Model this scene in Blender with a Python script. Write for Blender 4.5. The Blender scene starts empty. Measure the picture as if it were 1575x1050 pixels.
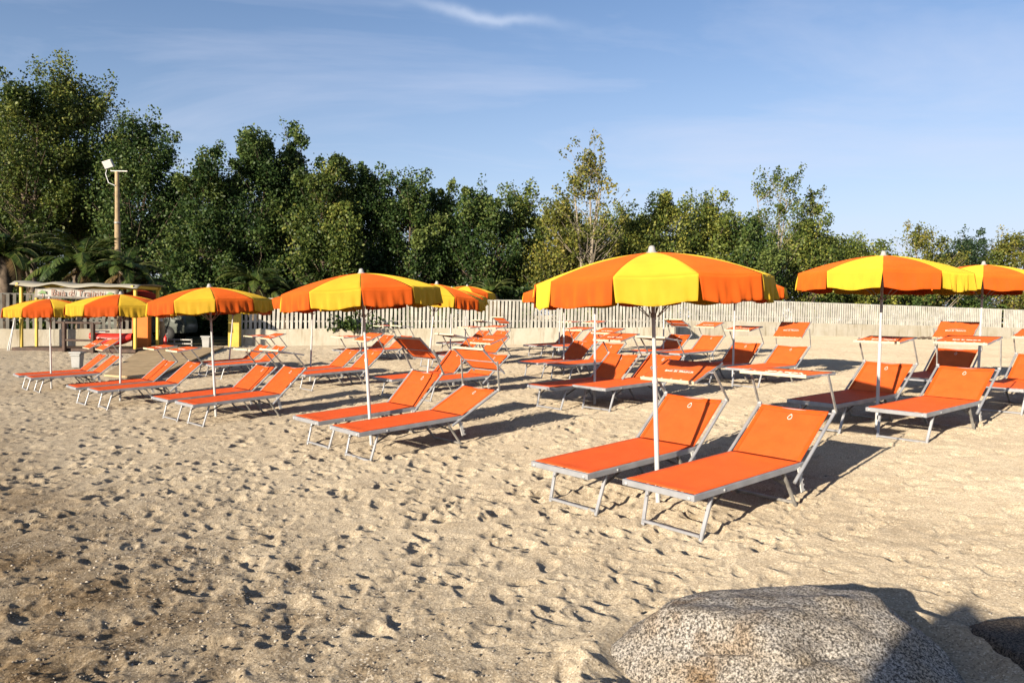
import bpy, math, random
import numpy as np
from mathutils import Vector, Matrix

R = math.radians
scene = bpy.context.scene
COL = scene.collection
rng = np.random.default_rng(7)
random.seed(7)

# ------------------------------------------------------------------ camera
F = 1194.4                      # focal length in photo pixels (1575 wide)
PITCH, ROLL = R(2.028), R(1.028)
CZ = 1.75                       # eye height above the z = 0 datum
_c, _s = math.cos(PITCH), math.sin(PITCH)
VF = Vector((0, _c, -_s)); VU0 = Vector((0, _s, _c)); VX = Vector((1, 0, 0))
VR = VX * math.cos(ROLL) + VU0 * math.sin(ROLL)
VU = VU0 * math.cos(ROLL) - VX * math.sin(ROLL)
CAM = Vector((0, 0, CZ))

def px(x, y, D):
    """world point on the sight line of photo pixel (x, y) at ground distance D"""
    d = VF + VR * ((x - 787.5) / F) - VU * ((y - 525) / F)
    return CAM + d * (D / d.y)

# ------------------------------------------------------------------ ground shape
def plane0(x, y):
    th = .70
    return (-1.786 + .0545 * (x * math.cos(th) + y * math.sin(th))
            - .01706 * (-x * math.sin(th) + y * math.cos(th))) + CZ
ctrl = []
for x, y, D in ((1003, 774, 6.54), (559, 682, 9.64), (327, 639, 12.8), (186, 615, 15.53), (80, 597, 18.38),
                (1348, 661, 9.43), (914.7, 620, 12.39), (1126.7, 590, 15.28), (867, 575, 18.24), (859.6, 546, 24.1),
                (351, 573, 21.27), (60, 534, 28), (400, 531, 31.4), (800, 528.5, 35), (1035, 524, 37),
                (1200, 516, 45.6), (1420, 519, 51), (1575, 521, 54)):
    p = px(x, y, D); ctrl.append((p.x, p.y, p.z))
for x, y in ((0, 1), (-3, 1), (4, 1), (-6, 4), (3, 4), (-1, 5), (0, -4)):
    ctrl.append((x, y, plane0(x, y)))
ctrl += [(-45, 30, -.1), (-60, 70, .3), (0, 80, .5), (60, 90, .6), (45, 20, 1.0), (-30, -10, -.9), (30, -10, .1)]
ctrl = np.array(ctrl)
def _U(r2): return np.where(r2 > 0, r2 * np.log(r2 + 1e-12) * .5, 0)
def _tps(P, lam=.6):
    n = len(P); d2 = ((P[:, None, :2] - P[None, :, :2]) ** 2).sum(-1)
    A = np.zeros((n + 3, n + 3)); A[:n, :n] = _U(d2) + lam * np.eye(n)
    Q = np.c_[np.ones(n), P[:, :2]]; A[:n, n:] = Q; A[n:, :n] = Q.T
    return np.linalg.solve(A, np.r_[P[:, 2], 0, 0, 0])
_w = _tps(ctrl)
def base_ground(x, y):
    x = np.asarray(x, float); y = np.asarray(y, float); sh = x.shape
    x = x.ravel(); y = y.ravel()
    r = np.hypot(x, y); k = np.minimum(1, 75 / np.maximum(r, 1e-6))
    X, Y = x * k, y * k
    out = np.empty_like(X)
    for i in range(0, len(X), 40000):
        a, b = X[i:i + 40000], Y[i:i + 40000]
        d2 = (a[:, None] - ctrl[None, :, 0]) ** 2 + (b[:, None] - ctrl[None, :, 1]) ** 2
        out[i:i + 40000] = _U(d2) @ _w[:-3] + _w[-3] + _w[-2] * a + _w[-1] * b
    f = np.clip((r - 60) / 60, 0, 1)
    return (out * (1 - f) + .4 * f).reshape(sh)
def gz(x, y): return float(base_ground(np.array([x]), np.array([y]))[0])
def gpt(pxx, D):
    """ground point in photo column pxx at distance D"""
    yy = 600
    for _ in range(6):
        p = px(pxx, yy, D); z = gz(p.x, p.y)
        yy += (p.z - z) / D * F
    return Vector((p.x, p.y, z))

# ------------------------------------------------------------------ object helpers
def tag(o, label=None, cat=None, group=None, kind=None):
    if label: o['label'] = label
    if cat: o['category'] = cat
    if group: o['group'] = group
    if kind: o['kind'] = kind
    return o
def empty(name, loc=(0, 0, 0), rot=(0, 0, 0)):
    o = bpy.data.objects.new(name, None); COL.objects.link(o)
    o.location = loc; o.rotation_euler = rot; o.empty_display_size = .2
    return o
def copy_tree(o, parent=None):
    c = o.copy(); COL.objects.link(c)
    if parent is not None: c.parent = parent
    for ch in o.children: copy_tree(ch, c)
    return c

class MB:
    def __init__(s): s.v = []; s.f = []; s.sm = []
    def add(s, vs, fs, smooth=False):
        n = len(s.v); s.v += [tuple(v) for v in vs]
        s.f += [tuple(i + n for i in f) for f in fs]; s.sm += [smooth] * len(fs)
        return s
    def box(s, c, size, rot=None):
        h = Vector(size) * .5; c = Vector(c); vs = []
        for dx in (-1, 1):
            for dy in (-1, 1):
                for dz in (-1, 1):
                    p = Vector((dx * h.x, dy * h.y, dz * h.z))
                    if rot is not None: p = rot @ p
                    vs.append(c + p)
        return s.add(vs, [(0, 1, 3, 2), (4, 6, 7, 5), (0, 4, 5, 1), (2, 3, 7, 6), (0, 2, 6, 4), (1, 5, 7, 3)])
    def bar(s, a, b, w, h, up=(0, 0, 1)):
        """rectangular bar from a to b, w wide, h tall, chamfered edges"""
        a, b = Vector(a), Vector(b); d = (b - a).normalized(); up = Vector(up)
        sd = d.cross(up).normalized(); u = sd.cross(d).normalized(); c = min(w, h) * .18
        pr = [(-w/2 + c, -h/2), (w/2 - c, -h/2), (w/2, -h/2 + c), (w/2, h/2 - c), (w/2 - c, h/2), (-w/2 + c, h/2), (-w/2, h/2 - c), (-w/2, -h/2 + c)]
        vs = [p + sd * x + u * y for p in (a, b) for x, y in pr]
        fs = [(i, (i + 1) % 8, 8 + (i + 1) % 8, 8 + i) for i in range(8)] + [tuple(range(7, -1, -1)), tuple(range(8, 16))]
        return s.add(vs, fs)
    def tube(s, pts, r, n=8, caps=True):
        pts = [Vector(p) for p in pts]; m = len(pts)
        rs = list(r) if isinstance(r, (list, tuple)) else [r] * m
        vs = []; prev = None
        for i, p in enumerate(pts):
            d = (pts[min(i + 1, m - 1)] - pts[max(i - 1, 0)])
            d = d.normalized() if d.length > 1e-9 else Vector((0, 0, 1))
            if prev is None:
                sd = d.cross(Vector((0, 0, 1)) if abs(d.z) < .9 else Vector((1, 0, 0))).normalized()
            else:
                sd = (prev - d * prev.dot(d)).normalized()
            prev = sd; u = d.cross(sd)
            for k in range(n):
                a = 2 * math.pi * k / n
                vs.append(p + (sd * math.cos(a) + u * math.sin(a)) * rs[i])
        fs = [(i * n + k, i * n + (k + 1) % n, (i + 1) * n + (k + 1) % n, (i + 1) * n + k) for i in range(m - 1) for k in range(n)]
        s.add(vs, fs, True)
        if caps:
            s.add(vs[:n], [tuple(range(n - 1, -1, -1))]); s.add(vs[-n:], [tuple(range(n))])
        return s
    def lathe(s, prof, n=16, c=(0, 0, 0)):
        c = Vector(c); vs = []
        for r, z in prof:
            for k in range(n):
                a = 2 * math.pi * k / n; vs.append(c + Vector((r * math.cos(a), r * math.sin(a), z)))
        m = len(prof)
        return s.add(vs, [(i * n + k, i * n + (k + 1) % n, (i + 1) * n + (k + 1) % n, (i + 1) * n + k) for i in range(m - 1) for k in range(n)], True)
    def grid(s, P, smooth=True):
        """P: 2D list of points"""
        h, w = len(P), len(P[0])
        return s.add([p for row in P for p in row],
                     [(i * w + j, i * w + j + 1, (i + 1) * w + j + 1, (i + 1) * w + j) for i in range(h - 1) for j in range(w - 1)], smooth)
    def mesh(s, name, mat):
        me = bpy.data.meshes.new(name); me.from_pydata(s.v, [], s.f)
        me.polygons.foreach_set('use_smooth', s.sm)
        if mat: me.materials.append(mat)
        me.update(); return me
    def build(s, name, mat, parent=None, loc=(0, 0, 0), rot=(0, 0, 0), thick=0, bevel=0):
        o = bpy.data.objects.new(name, s.mesh(name, mat)); COL.objects.link(o)
        o.location = loc; o.rotation_euler = rot
        if parent is not None: o.parent = parent
        if thick:
            md = o.modifiers.new('thick', 'SOLIDIFY'); md.thickness = thick; md.offset = 0
        if bevel:
            md = o.modifiers.new('bevel', 'BEVEL'); md.width = bevel; md.segments = 2; md.limit_method = 'ANGLE'
        return o

def np_mesh(name, V, Q, mat, smooth=False, attrs=None):
    """fast mesh from numpy: V (n,3), Q (m,4) quads"""
    me = bpy.data.meshes.new(name); n, m = len(V), len(Q)
    me.vertices.add(n); me.vertices.foreach_set('co', np.ascontiguousarray(V, np.float32).ravel())
    me.loops.add(m * 4); me.loops.foreach_set('vertex_index', np.ascontiguousarray(Q, np.int32).ravel())
    me.polygons.add(m); me.polygons.foreach_set('loop_start', np.arange(0, m * 4, 4, dtype=np.int32))
    if smooth: me.polygons.foreach_set('use_smooth', np.ones(m, bool))
    if attrs:
        for k, a in attrs.items():
            at = me.attributes.new(k, 'FLOAT', 'POINT'); at.data.foreach_set('value', np.ascontiguousarray(a, np.float32))
    me.materials.append(mat); me.update(calc_edges=True)
    return me

def text_mesh(name, body, size, mat, parent, loc, rot, ext=.002, space=1.0):
    cu = bpy.data.curves.new(name, 'FONT'); cu.body = body; cu.size = size; cu.extrude = ext
    cu.align_x = 'CENTER'; cu.align_y = 'CENTER'; cu.space_character = space; cu.resolution_u = 3
    t = bpy.data.objects.new(name + '_tmp', cu); COL.objects.link(t)
    bpy.context.view_layer.update()
    me = bpy.data.meshes.new_from_object(t.evaluated_get(bpy.context.evaluated_depsgraph_get()))
    bpy.data.objects.remove(t)
    me.materials.clear(); me.materials.append(mat); me.name = name
    o = bpy.data.objects.new(name, me); COL.objects.link(o); o.location = loc; o.rotation_euler = rot
    if parent is not None: o.parent = parent
    return o

# ------------------------------------------------------------------ materials
def material(name, col, rough=.6, metal=0, var=.12, vscale=6, bump=0, bscale=60, spec=.4, col2=None, trans=0, seethru=0, weave=0):
    m = bpy.data.materials.new(name); m.use_nodes = True; nt = m.node_tree; N = nt.nodes; L = nt.links
    b = N['Principled BSDF']; out = N['Material Output']
    b.inputs['Roughness'].default_value = rough; b.inputs['Metallic'].default_value = metal
    b.inputs['Specular IOR Level'].default_value = spec
    if 'canvas' in name or 'sling' in name or 'hem' in name: b.inputs['Diffuse Roughness'].default_value = .9
    tc = N.new('ShaderNodeTexCoord'); no = N.new('ShaderNodeTexNoise')
    no.inputs['Scale'].default_value = vscale; no.inputs['Detail'].default_value = 5; no.inputs['Roughness'].default_value = .6
    L.new(tc.outputs['Object'], no.inputs['Vector'])
    mx = N.new('ShaderNodeMix'); mx.data_type = 'RGBA'
    c2 = col2 or tuple(max(0, c * (1 - 2 * var)) for c in col)
    c1 = col if col2 else tuple(min(1, c * (1 + var)) for c in col)
    mx.inputs[6].default_value = (*c1, 1); mx.inputs[7].default_value = (*c2, 1)
    ramp = N.new('ShaderNodeMapRange'); ramp.inputs[1].default_value = .3; ramp.inputs[2].default_value = .72
    L.new(no.outputs['Fac'], ramp.inputs[0]); L.new(ramp.outputs[0], mx.inputs[0])
    if 'canvas' in name or 'sling' in name:      # every panel has faded a little differently
        oi = N.new('ShaderNodeObjectInfo'); hv = N.new('ShaderNodeHueSaturation'); fr_ = N.new('ShaderNodeMapRange'); fr_.inputs[3].default_value = .88; fr_.inputs[4].default_value = 1.08
        L.new(oi.outputs['Random'], fr_.inputs[0]); L.new(fr_.outputs[0], hv.inputs['Value']); L.new(mx.outputs[2], hv.inputs['Color']); mxo = hv.outputs[0]
    else: mxo = mx.outputs[2]
    L.new(mxo, b.inputs['Base Color'])
    if bump:
        n2 = N.new('ShaderNodeTexNoise'); n2.inputs['Scale'].default_value = bscale; n2.inputs['Detail'].default_value = 4
        L.new(tc.outputs['Object'], n2.inputs['Vector'])
        bp = N.new('ShaderNodeBump'); bp.inputs['Strength'].default_value = bump; bp.inputs['Distance'].default_value = .01
        L.new(n2.outputs['Fac'], bp.inputs['Height']); L.new(bp.outputs[0], b.inputs['Normal'])
    sh = b.outputs[0]
    if trans:
        t = N.new('ShaderNodeBsdfTranslucent'); L.new(mxo, t.inputs[0])
        ms = N.new('ShaderNodeMixShader'); ms.inputs[0].default_value = trans
        L.new(sh, ms.inputs[1]); L.new(t.outputs[0], ms.inputs[2]); sh = ms.outputs[0]
    if seethru:
        t = N.new('ShaderNodeBsdfTransparent'); ms = N.new('ShaderNodeMixShader')
        if weave:
            w = N.new('ShaderNodeTexChecker'); w.inputs['Scale'].default_value = weave
            L.new(tc.outputs['Object'], w.inputs['Vector'])
            ml = N.new('ShaderNodeMath'); ml.operation = 'MULTIPLY'; ml.inputs[1].default_value = seethru * 2
            L.new(w.outputs['Fac'], ml.inputs[0]); L.new(ml.outputs[0], ms.inputs[0])
        else: ms.inputs[0].default_value = seethru
        L.new(sh, ms.inputs[1]); L.new(t.outputs[0], ms.inputs[2]); sh = ms.outputs[0]
    L.new(sh, out.inputs['Surface'])
    return m

M = {}
ORANGE = (.86, .115, .008)
M['orange_cloth'] = material('orange_canvas', (.60, .106, .011), .8, var=.08, vscale=3, bump=.5, bscale=7, spec=.15, trans=.22)
M['yellow_cloth'] = material('yellow_canvas', (.62, .40, .030), .8, var=.07, vscale=3, bump=.5, bscale=7, spec=.15, trans=.22)
M['sling'] = material('orange_mesh_sling', (.55, .079, .013), .65, var=.07, vscale=7, bump=.5, bscale=220, spec=.25, trans=.12)
M['back_sling'] = material('orange_open_mesh_sling', (.58, .104, .018), .65, var=.07, vscale=7, bump=.5, bscale=220, spec=.25, trans=.15, seethru=.10, weave=160)
M['hem'] = material('orange_hem', (.50, .070, .008), .65, var=.08, vscale=9, bump=.3, bscale=150, spec=.2)
M['alu'] = material('brushed_aluminium', (.34, .345, .36), .42, metal=.35, var=.10, vscale=9, bump=.06, bscale=90)
M['alu_dull'] = material('weathered_aluminium', (.30, .285, .26), .5, metal=.3, var=.2, vscale=14)
M['pole'] = material('white_painted_pole', (.42, .415, .41), .35, var=.07, vscale=5)
M['white_plastic'] = material('white_plastic', (.50, .49, .46), .4, var=.05, vscale=8)
M['grey_plastic'] = material('grey_plastic', (.35, .35, .35), .5, var=.1)
M['finial'] = material('aged_grey_plastic', (.30, .295, .28), .5, var=.12)
M['trim'] = material('cream_foam_trim', (.52, .45, .32), .7, var=.08, vscale=20)
M['white_print'] = material('white_print', (.60, .57, .52), .6, var=.03)
M['dark_metal'] = material('dark_steel', (.10, .09, .085), .5, metal=.6, var=.2)
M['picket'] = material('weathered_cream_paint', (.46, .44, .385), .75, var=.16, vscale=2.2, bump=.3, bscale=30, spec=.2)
M['picket_grey'] = material('grey_pickets', (.20, .19, .165), .8, var=.2, vscale=2.2, bump=.3, bscale=30, spec=.15)  # darker grey tone for the left run of pickets
M['picket_far'] = material('weathered_concrete_paint', (.48, .46, .405), .85, var=.16, vscale=2.2, bump=.3, bscale=30, spec=.15)
M['render_wall'] = material('stained_cream_render', (.51, .475, .39), .9, vscale=1.1, col2=(.39, .34, .245), bump=.4, bscale=18, spec=.1)
def streaks(m, dark):
    nt = m.node_tree; N = nt.nodes; L = nt.links; b = N['Principled BSDF']; src = b.inputs['Base Color'].links[0].from_socket
    tc = N.new('ShaderNodeTexCoord'); mp = N.new('ShaderNodeMapping'); mp.inputs['Scale'].default_value = (1, 1, .12); L.new(tc.outputs['Object'], mp.inputs[0])
    no = N.new('ShaderNodeTexNoise'); no.inputs['Scale'].default_value = 5.5; no.inputs['Detail'].default_value = 6; no.inputs['Roughness'].default_value = .7; L.new(mp.outputs[0], no.inputs['Vector'])
    mr = N.new('ShaderNodeMapRange'); mr.inputs[1].default_value = .52; mr.inputs[2].default_value = .70; mr.inputs[4].default_value = .8; L.new(no.outputs['Fac'], mr.inputs[0])
    mx = N.new('ShaderNodeMix'); mx.data_type = 'RGBA'; L.new(mr.outputs[0], mx.inputs[0]); L.new(src, mx.inputs[6]); mx.inputs[7].default_value = (*dark, 1); L.new(mx.outputs[2], b.inputs['Base Color'])
streaks(M['render_wall'], (.21, .17, .105)); streaks(M['picket'], (.24, .21, .165))
M['yellow_paint'] = material('yellow_painted_timber', (.50, .35, .045), .6, var=.12, vscale=4)
M['orange_paint'] = material('orange_painted_render', (.50, .145, .02), .75, var=.1, vscale=2)
M['dark_wood'] = material('dark_stained_timber', (.06, .032, .02), .7, var=.3, vscale=8, bump=.3)
M['pale_wood'] = material('weathered_pole_timber', (.30, .22, .125), .8, var=.2, vscale=5, bump=.4, bscale=30)
M['tarp'] = material('off_white_tarpaulin', (.32, .30, .24), .7, var=.1, vscale=2, trans=.2)
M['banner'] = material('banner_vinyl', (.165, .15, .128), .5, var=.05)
M['ink'] = material('brown_sign_ink', (.16, .06, .03), .6)
M['green_ink'] = material('green_sign_ink', (.10, .19, .05), .6)
M['bark'] = material('dark_bark', (.13, .10, .075), .9, var=.3, vscale=5, bump=.5, bscale=25, spec=.1)
M['pale_bark'] = material('pale_poplar_bark', (.27, .23, .175), .85, var=.25, vscale=4, bump=.4, bscale=25, spec=.1)
M['red_plastic'] = material('red_plastic', (.5, .03, .02), .4, var=.1)
M['red_cloth'] = material('dark_red_canvas', (.34, .03, .012), .8, var=.12, spec=.1)
M['car_paint'] = material('grey_green_car_paint', (.085, .095, .08), .3, metal=.2, var=.05)
M['glass'] = material('dark_car_glass', (.02, .025, .025), .06, spec=.8, var=.02)
M['hubcap'] = material('dull_dark_hubcap', (.05, .05, .05), .8)
M['tyre'] = material('black_rubber', (.02, .02, .02), .8)
M['glass_lamp'] = material('floodlight_glass', (.5, .5, .48), .15, spec=.7, var=.03)
M['boards'] = material('sandy_boards', (.42, .31, .18), .85, var=.15, vscale=3, bump=.3, bscale=40, spec=.1)

def leaf_material(name, dark, mid, light, trans=.28):
    m = bpy.data.materials.new(name); m.use_nodes = True; nt = m.node_tree; N = nt.nodes; L = nt.links
    b = N['Principled BSDF']; out = N['Material Output']
    a = N.new('ShaderNodeAttribute'); a.attribute_name = 'tint'
    r = N.new('ShaderNodeValToRGB'); e = r.color_ramp.elements
    e[0].color = (*dark, 1); e[1].color = (*light, 1); e[0].position = .05; e[1].position = .95
    k = e.new(.5); k.color = (*mid, 1)
    L.new(a.outputs['Fac'], r.inputs[0]); L.new(r.outputs[0], b.inputs['Base Color'])
    b.inputs['Roughness'].default_value = .5; b.inputs['Specular IOR Level'].default_value = .22
    t = N.new('ShaderNodeBsdfTranslucent'); L.new(r.outputs[0], t.inputs[0])
    ms = N.new('ShaderNodeMixShader'); ms.inputs[0].default_value = trans
    L.new(b.outputs[0], ms.inputs[1]); L.new(t.outputs[0], ms.inputs[2]); L.new(ms.outputs[0], out.inputs['Surface'])
    return m
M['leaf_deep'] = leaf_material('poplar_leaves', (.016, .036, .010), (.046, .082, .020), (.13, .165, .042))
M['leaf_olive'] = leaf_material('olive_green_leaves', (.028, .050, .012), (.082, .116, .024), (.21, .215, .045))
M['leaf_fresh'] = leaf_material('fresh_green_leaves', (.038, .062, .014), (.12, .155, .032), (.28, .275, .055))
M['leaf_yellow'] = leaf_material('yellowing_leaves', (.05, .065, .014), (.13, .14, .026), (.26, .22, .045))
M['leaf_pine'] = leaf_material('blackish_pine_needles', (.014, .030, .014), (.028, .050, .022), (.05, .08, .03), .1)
M['rachis'] = material('palm_midrib', (.10, .11, .03), .6)
M['palm_leaf'] = leaf_material('palm_leaflets', (.016, .034, .008), (.045, .075, .014), (.13, .14, .03), .2)
M['dry_palm'] = leaf_material('dry_palm_leaflets', (.10, .065, .03), (.15, .10, .045), (.2, .14, .06), .1)

# ------------------------------------------------------------------ sand
def vnoise(h, w, cell, seed):
    g = np.random.default_rng(seed).normal(size=(h // cell + 4, w // cell + 4))
    y = np.arange(h) / cell; x = np.arange(w) / cell
    yi = y.astype(int); xi = x.astype(int); fy = y - yi; fx = x - xi
    fy = fy * fy * (3 - 2 * fy); fx = fx * fx * (3 - 2 * fx)
    a = g[np.ix_(yi, xi)]; b = g[np.ix_(yi, xi + 1)]; c = g[np.ix_(yi + 1, xi)]; d = g[np.ix_(yi + 1, xi + 1)]
    fx = fx[None]; fy = fy[:, None]
    return (a * (1 - fx) + b * fx) * (1 - fy) + (c * (1 - fx) + d * fx) * fy

RES = .015; HX0, HX1, HY0, HY1 = -17.0, 19.0, 1.0, 34.0
HW, HH = int((HX1 - HX0) / RES), int((HY1 - HY0) / RES)
def make_height():
    H = vnoise(HH, HW, 86, 1) * .013 + vnoise(HH, HW, 40, 2) * .0050 + vnoise(HH, HW, 17, 3) * .0052 + vnoise(HH, HW, 8, 4) * .0034 + vnoise(HH, HW, 4, 5) * .0012
    rg = np.random.default_rng(11)
    # trampling: trails of prints
    prints = []
    for _ in range(1300):
        x, y = rg.uniform(HX0, HX1), HY0 + (HY1 - HY0) * rg.uniform(0, 1) ** 1.25
        a = rg.choice([R(135), R(-45), R(45), R(-135)]) + rg.normal() * .5 if rg.uniform() < .7 else rg.uniform(0, 2 * math.pi)
        for k in range(rg.integers(3, 11)):
            sd = .11 * (1 if k % 2 else -1)
            prints.append((x - math.sin(a) * sd, y + math.cos(a) * sd, a + rg.normal() * .2, rg.uniform(.85, 1.15)))
            st = rg.uniform(.5, .72); x += math.cos(a) * st; y += math.sin(a) * st; a += rg.normal() * .1
    for _ in range(76000):
        prints.append((rg.uniform(HX0, HX1), HY0 + (HY1 - HY0) * rg.uniform(0, 1) ** 1.4, rg.uniform(0, 6.28), rg.uniform(.26, .40) if rg.uniform() < .6 else rg.uniform(.4, .8)))
    for (x, y, a, sc) in prints:
        # the strip on the right by the loungers is less trodden
        calm = 1 / (1 + math.exp(-((x * .77 + y * .64) - 6.2) * 1.2)) if y < 9 else .45
        if rg.uniform() < calm * .55: continue
        dep = rg.uniform(.009, .031) * (.66 + .58 * min(1, max(0, (y - 4) / 5))) * (1 - .35 * calm) * sc
        la, lb = .125 * sc * rg.uniform(.8, 1.1), .060 * sc * rg.uniform(.85, 1.3)
        ci, cj = int((y - HY0) / RES), int((x - HX0) / RES); n = 23 if sc > .7 else 15
        i0, i1, j0, j1 = max(ci - n, 0), min(ci + n, HH), max(cj - n, 0), min(cj + n, HW)
        if i1 - i0 < 4 or j1 - j0 < 4: continue
        yy = (np.arange(i0, i1) * RES + HY0 - y)[:, None]; xx = (np.arange(j0, j1) * RES + HX0 - x)[None]
        u = xx * math.cos(a) + yy * math.sin(a); v = -xx * math.sin(a) + yy * math.cos(a)
        lbu = lb * (1 + .28 * np.sin(u / la * 2.4)) if sc > .75 else lb      # broad ball, narrow heel
        q = np.sqrt((u / la) ** 2 + (v / lbu) ** 2)
        dip = -1 / (1 + np.exp((q - .92) * 9)) * (1 + .35 * u / la)
        rim = .32 * np.exp(-((q - 1.32) / .26) ** 2) * (1 + .5 * np.sin(3 * np.arctan2(v, u) + x * 9))
        H[i0:i1, j0:j1] += dep * (dip + rim)
    return H
HM = make_height()
def micro(x, y):
    fx = np.clip((x - HX0) / RES, 0, HW - 2.001); fy = np.clip((y - HY0) / RES, 0, HH - 2.001)
    i = fy.astype(int); j = fx.astype(int); a = fx - j; b = fy - i
    h = (HM[i, j] * (1 - a) + HM[i, j + 1] * a) * (1 - b) + (HM[i + 1, j] * (1 - a) + HM[i + 1, j + 1] * a) * b
    edge = np.minimum(np.minimum(x - HX0, HX1 - x), np.minimum(y - HY0, HY1 - y))
    bank = .07 * np.exp(-((np.hypot((x - 1.36) / 1.0, (y - 3.5) / .78) - 1) / .13) ** 2)      # sand heaped round the boulder
    return h * np.clip(edge / .8, 0, 1) + bank

def sand_material():
    m = bpy.data.materials.new('beach_sand'); m.use_nodes = True; nt = m.node_tree; N = nt.nodes; L = nt.links
    b = N['Principled BSDF']; b.inputs['Roughness'].default_value = .95; b.inputs['Specular IOR Level'].default_value = .08; b.inputs['Diffuse Roughness'].default_value = 1.0
    tc = N.new('ShaderNodeTexCoord')
    def noise(sc, det=4, ro=.6):
        n = N.new('ShaderNodeTexNoise'); n.inputs['Scale'].default_value = sc; n.inputs['Detail'].default_value = det; n.inputs['Roughness'].default_value = ro
        L.new(tc.outputs['Object'], n.inputs['Vector']); return n
    def mapr(s, a, c):
        r = N.new('ShaderNodeMapRange'); r.inputs[1].default_value = a; r.inputs[2].default_value = c; L.new(s, r.inputs[0]); return r.outputs[0]
    def mix(fac, A, Bc):
        x = N.new('ShaderNodeMix'); x.data_type = 'RGBA'
        L.new(fac, x.inputs[0])
        for s, i in ((A, 6), (Bc, 7)):
            if isinstance(s, tuple): x.inputs[i].default_value = (*s, 1)
            else: L.new(s, x.inputs[i])
        return x.outputs[2]
    def math_(op, a, c):
        x = N.new('ShaderNodeMath'); x.operation = op; x.use_clamp = True
        for s, i in ((a, 0), (c, 1)):
            if isinstance(s, (int, float)): x.inputs[i].default_value = s
            else: L.new(s, x.inputs[i])
        return x.outputs[0]
    big = mapr(noise(.55, 5).outputs['Fac'], .32, .68)
    c = mix(big, (.372, .316, .232), (.296, .246, .176))
    mid = mapr(noise(5, 6, .7).outputs['Fac'], .46, .72)
    c = mix(math_('MULTIPLY', mid, .5), c, (.215, .163, .10))
    # coarse grains and shell grit
    vo = N.new('ShaderNodeTexVoronoi'); vo.inputs['Scale'].default_value = 125; L.new(tc.outputs['Object'], vo.inputs['Vector'])
    sep = N.new('ShaderNodeSeparateColor'); L.new(vo.outputs['Color'], sep.inputs[0])
    c = mix(math_('MULTIPLY', mapr(sep.outputs[0], .62, .9), .6), c, (.13, .10, .07))
    c = mix(math_('MULTIPLY', mapr(sep.outputs[1], .80, .95), .55), c, (.60, .53, .42))
    # gravelly grit washed up in the foreground (attribute = where it lies)
    at = N.new('ShaderNodeAttribute'); at.attribute_name = 'grit'
    pat = mapr(noise(2.6, 7, .75).outputs['Fac'], .43, .62)
    vo2 = N.new('ShaderNodeTexVoronoi'); vo2.inputs['Scale'].default_value = 85; L.new(tc.outputs['Object'], vo2.inputs['Vector'])
    sep2 = N.new('ShaderNodeSeparateColor'); L.new(vo2.outputs['Color'], sep2.inputs[0])
    g = mix(mapr(sep2.outputs[0], .2, .9), (.07, .055, .04), (.25, .195, .13))
    g = mix(mapr(sep2.outputs[2], .9, .96), g, (.52, .47, .39))
    c = mix(math_('MULTIPLY', at.outputs['Fac'], pat), c, g)
    ad = N.new('ShaderNodeAttribute'); ad.attribute_name = 'damp'
    mw_ = N.new('ShaderNodeMix'); mw_.data_type = 'RGBA'; mw_.blend_type = 'MULTIPLY'
    L.new(math_('MULTIPLY', ad.outputs['Fac'], mapr(noise(1.7, 6, .7).outputs['Fac'], .25, .6)), mw_.inputs[0]); L.new(c, mw_.inputs[6]); mw_.inputs[7].default_value = (.58, .50, .40, 1); c = mw_.outputs[2]
    L.new(c, b.inputs['Base Color'])
    n1 = noise(240, 3, .6); n2 = noise(38, 5, .65)
    bp = N.new('ShaderNodeBump'); bp.inputs['Strength'].default_value = .55; bp.inputs['Distance'].default_value = .006
    L.new(n1.outputs['Fac'], bp.inputs['Height'])
    bp2 = N.new('ShaderNodeBump'); bp2.inputs['Strength'].default_value = .6; bp2.inputs['Distance'].default_value = .02
    L.new(n2.outputs['Fac'], bp2.inputs['Height']); L.new(bp.outputs[0], bp2.inputs['Normal'])
    L.new(bp2.outputs[0], b.inputs['Normal'])
    return m
M['sand'] = sand_material()

def grit_amount(x, y):
    l = x * .77 + y * .64                                           # landward coordinate
    return np.clip((3.1 - l) / 1.3, 0, 1) * np.clip((9 - y) / 3, 0, 1)
def damp_amount(x, y):
    l = x * .77 + y * .64 + .12 * np.sin(y * 2.3) + .08 * np.sin(y * 5.1 + x * 3)
    return np.clip((1.9 - l) / 1.2, 0, 1)

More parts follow.
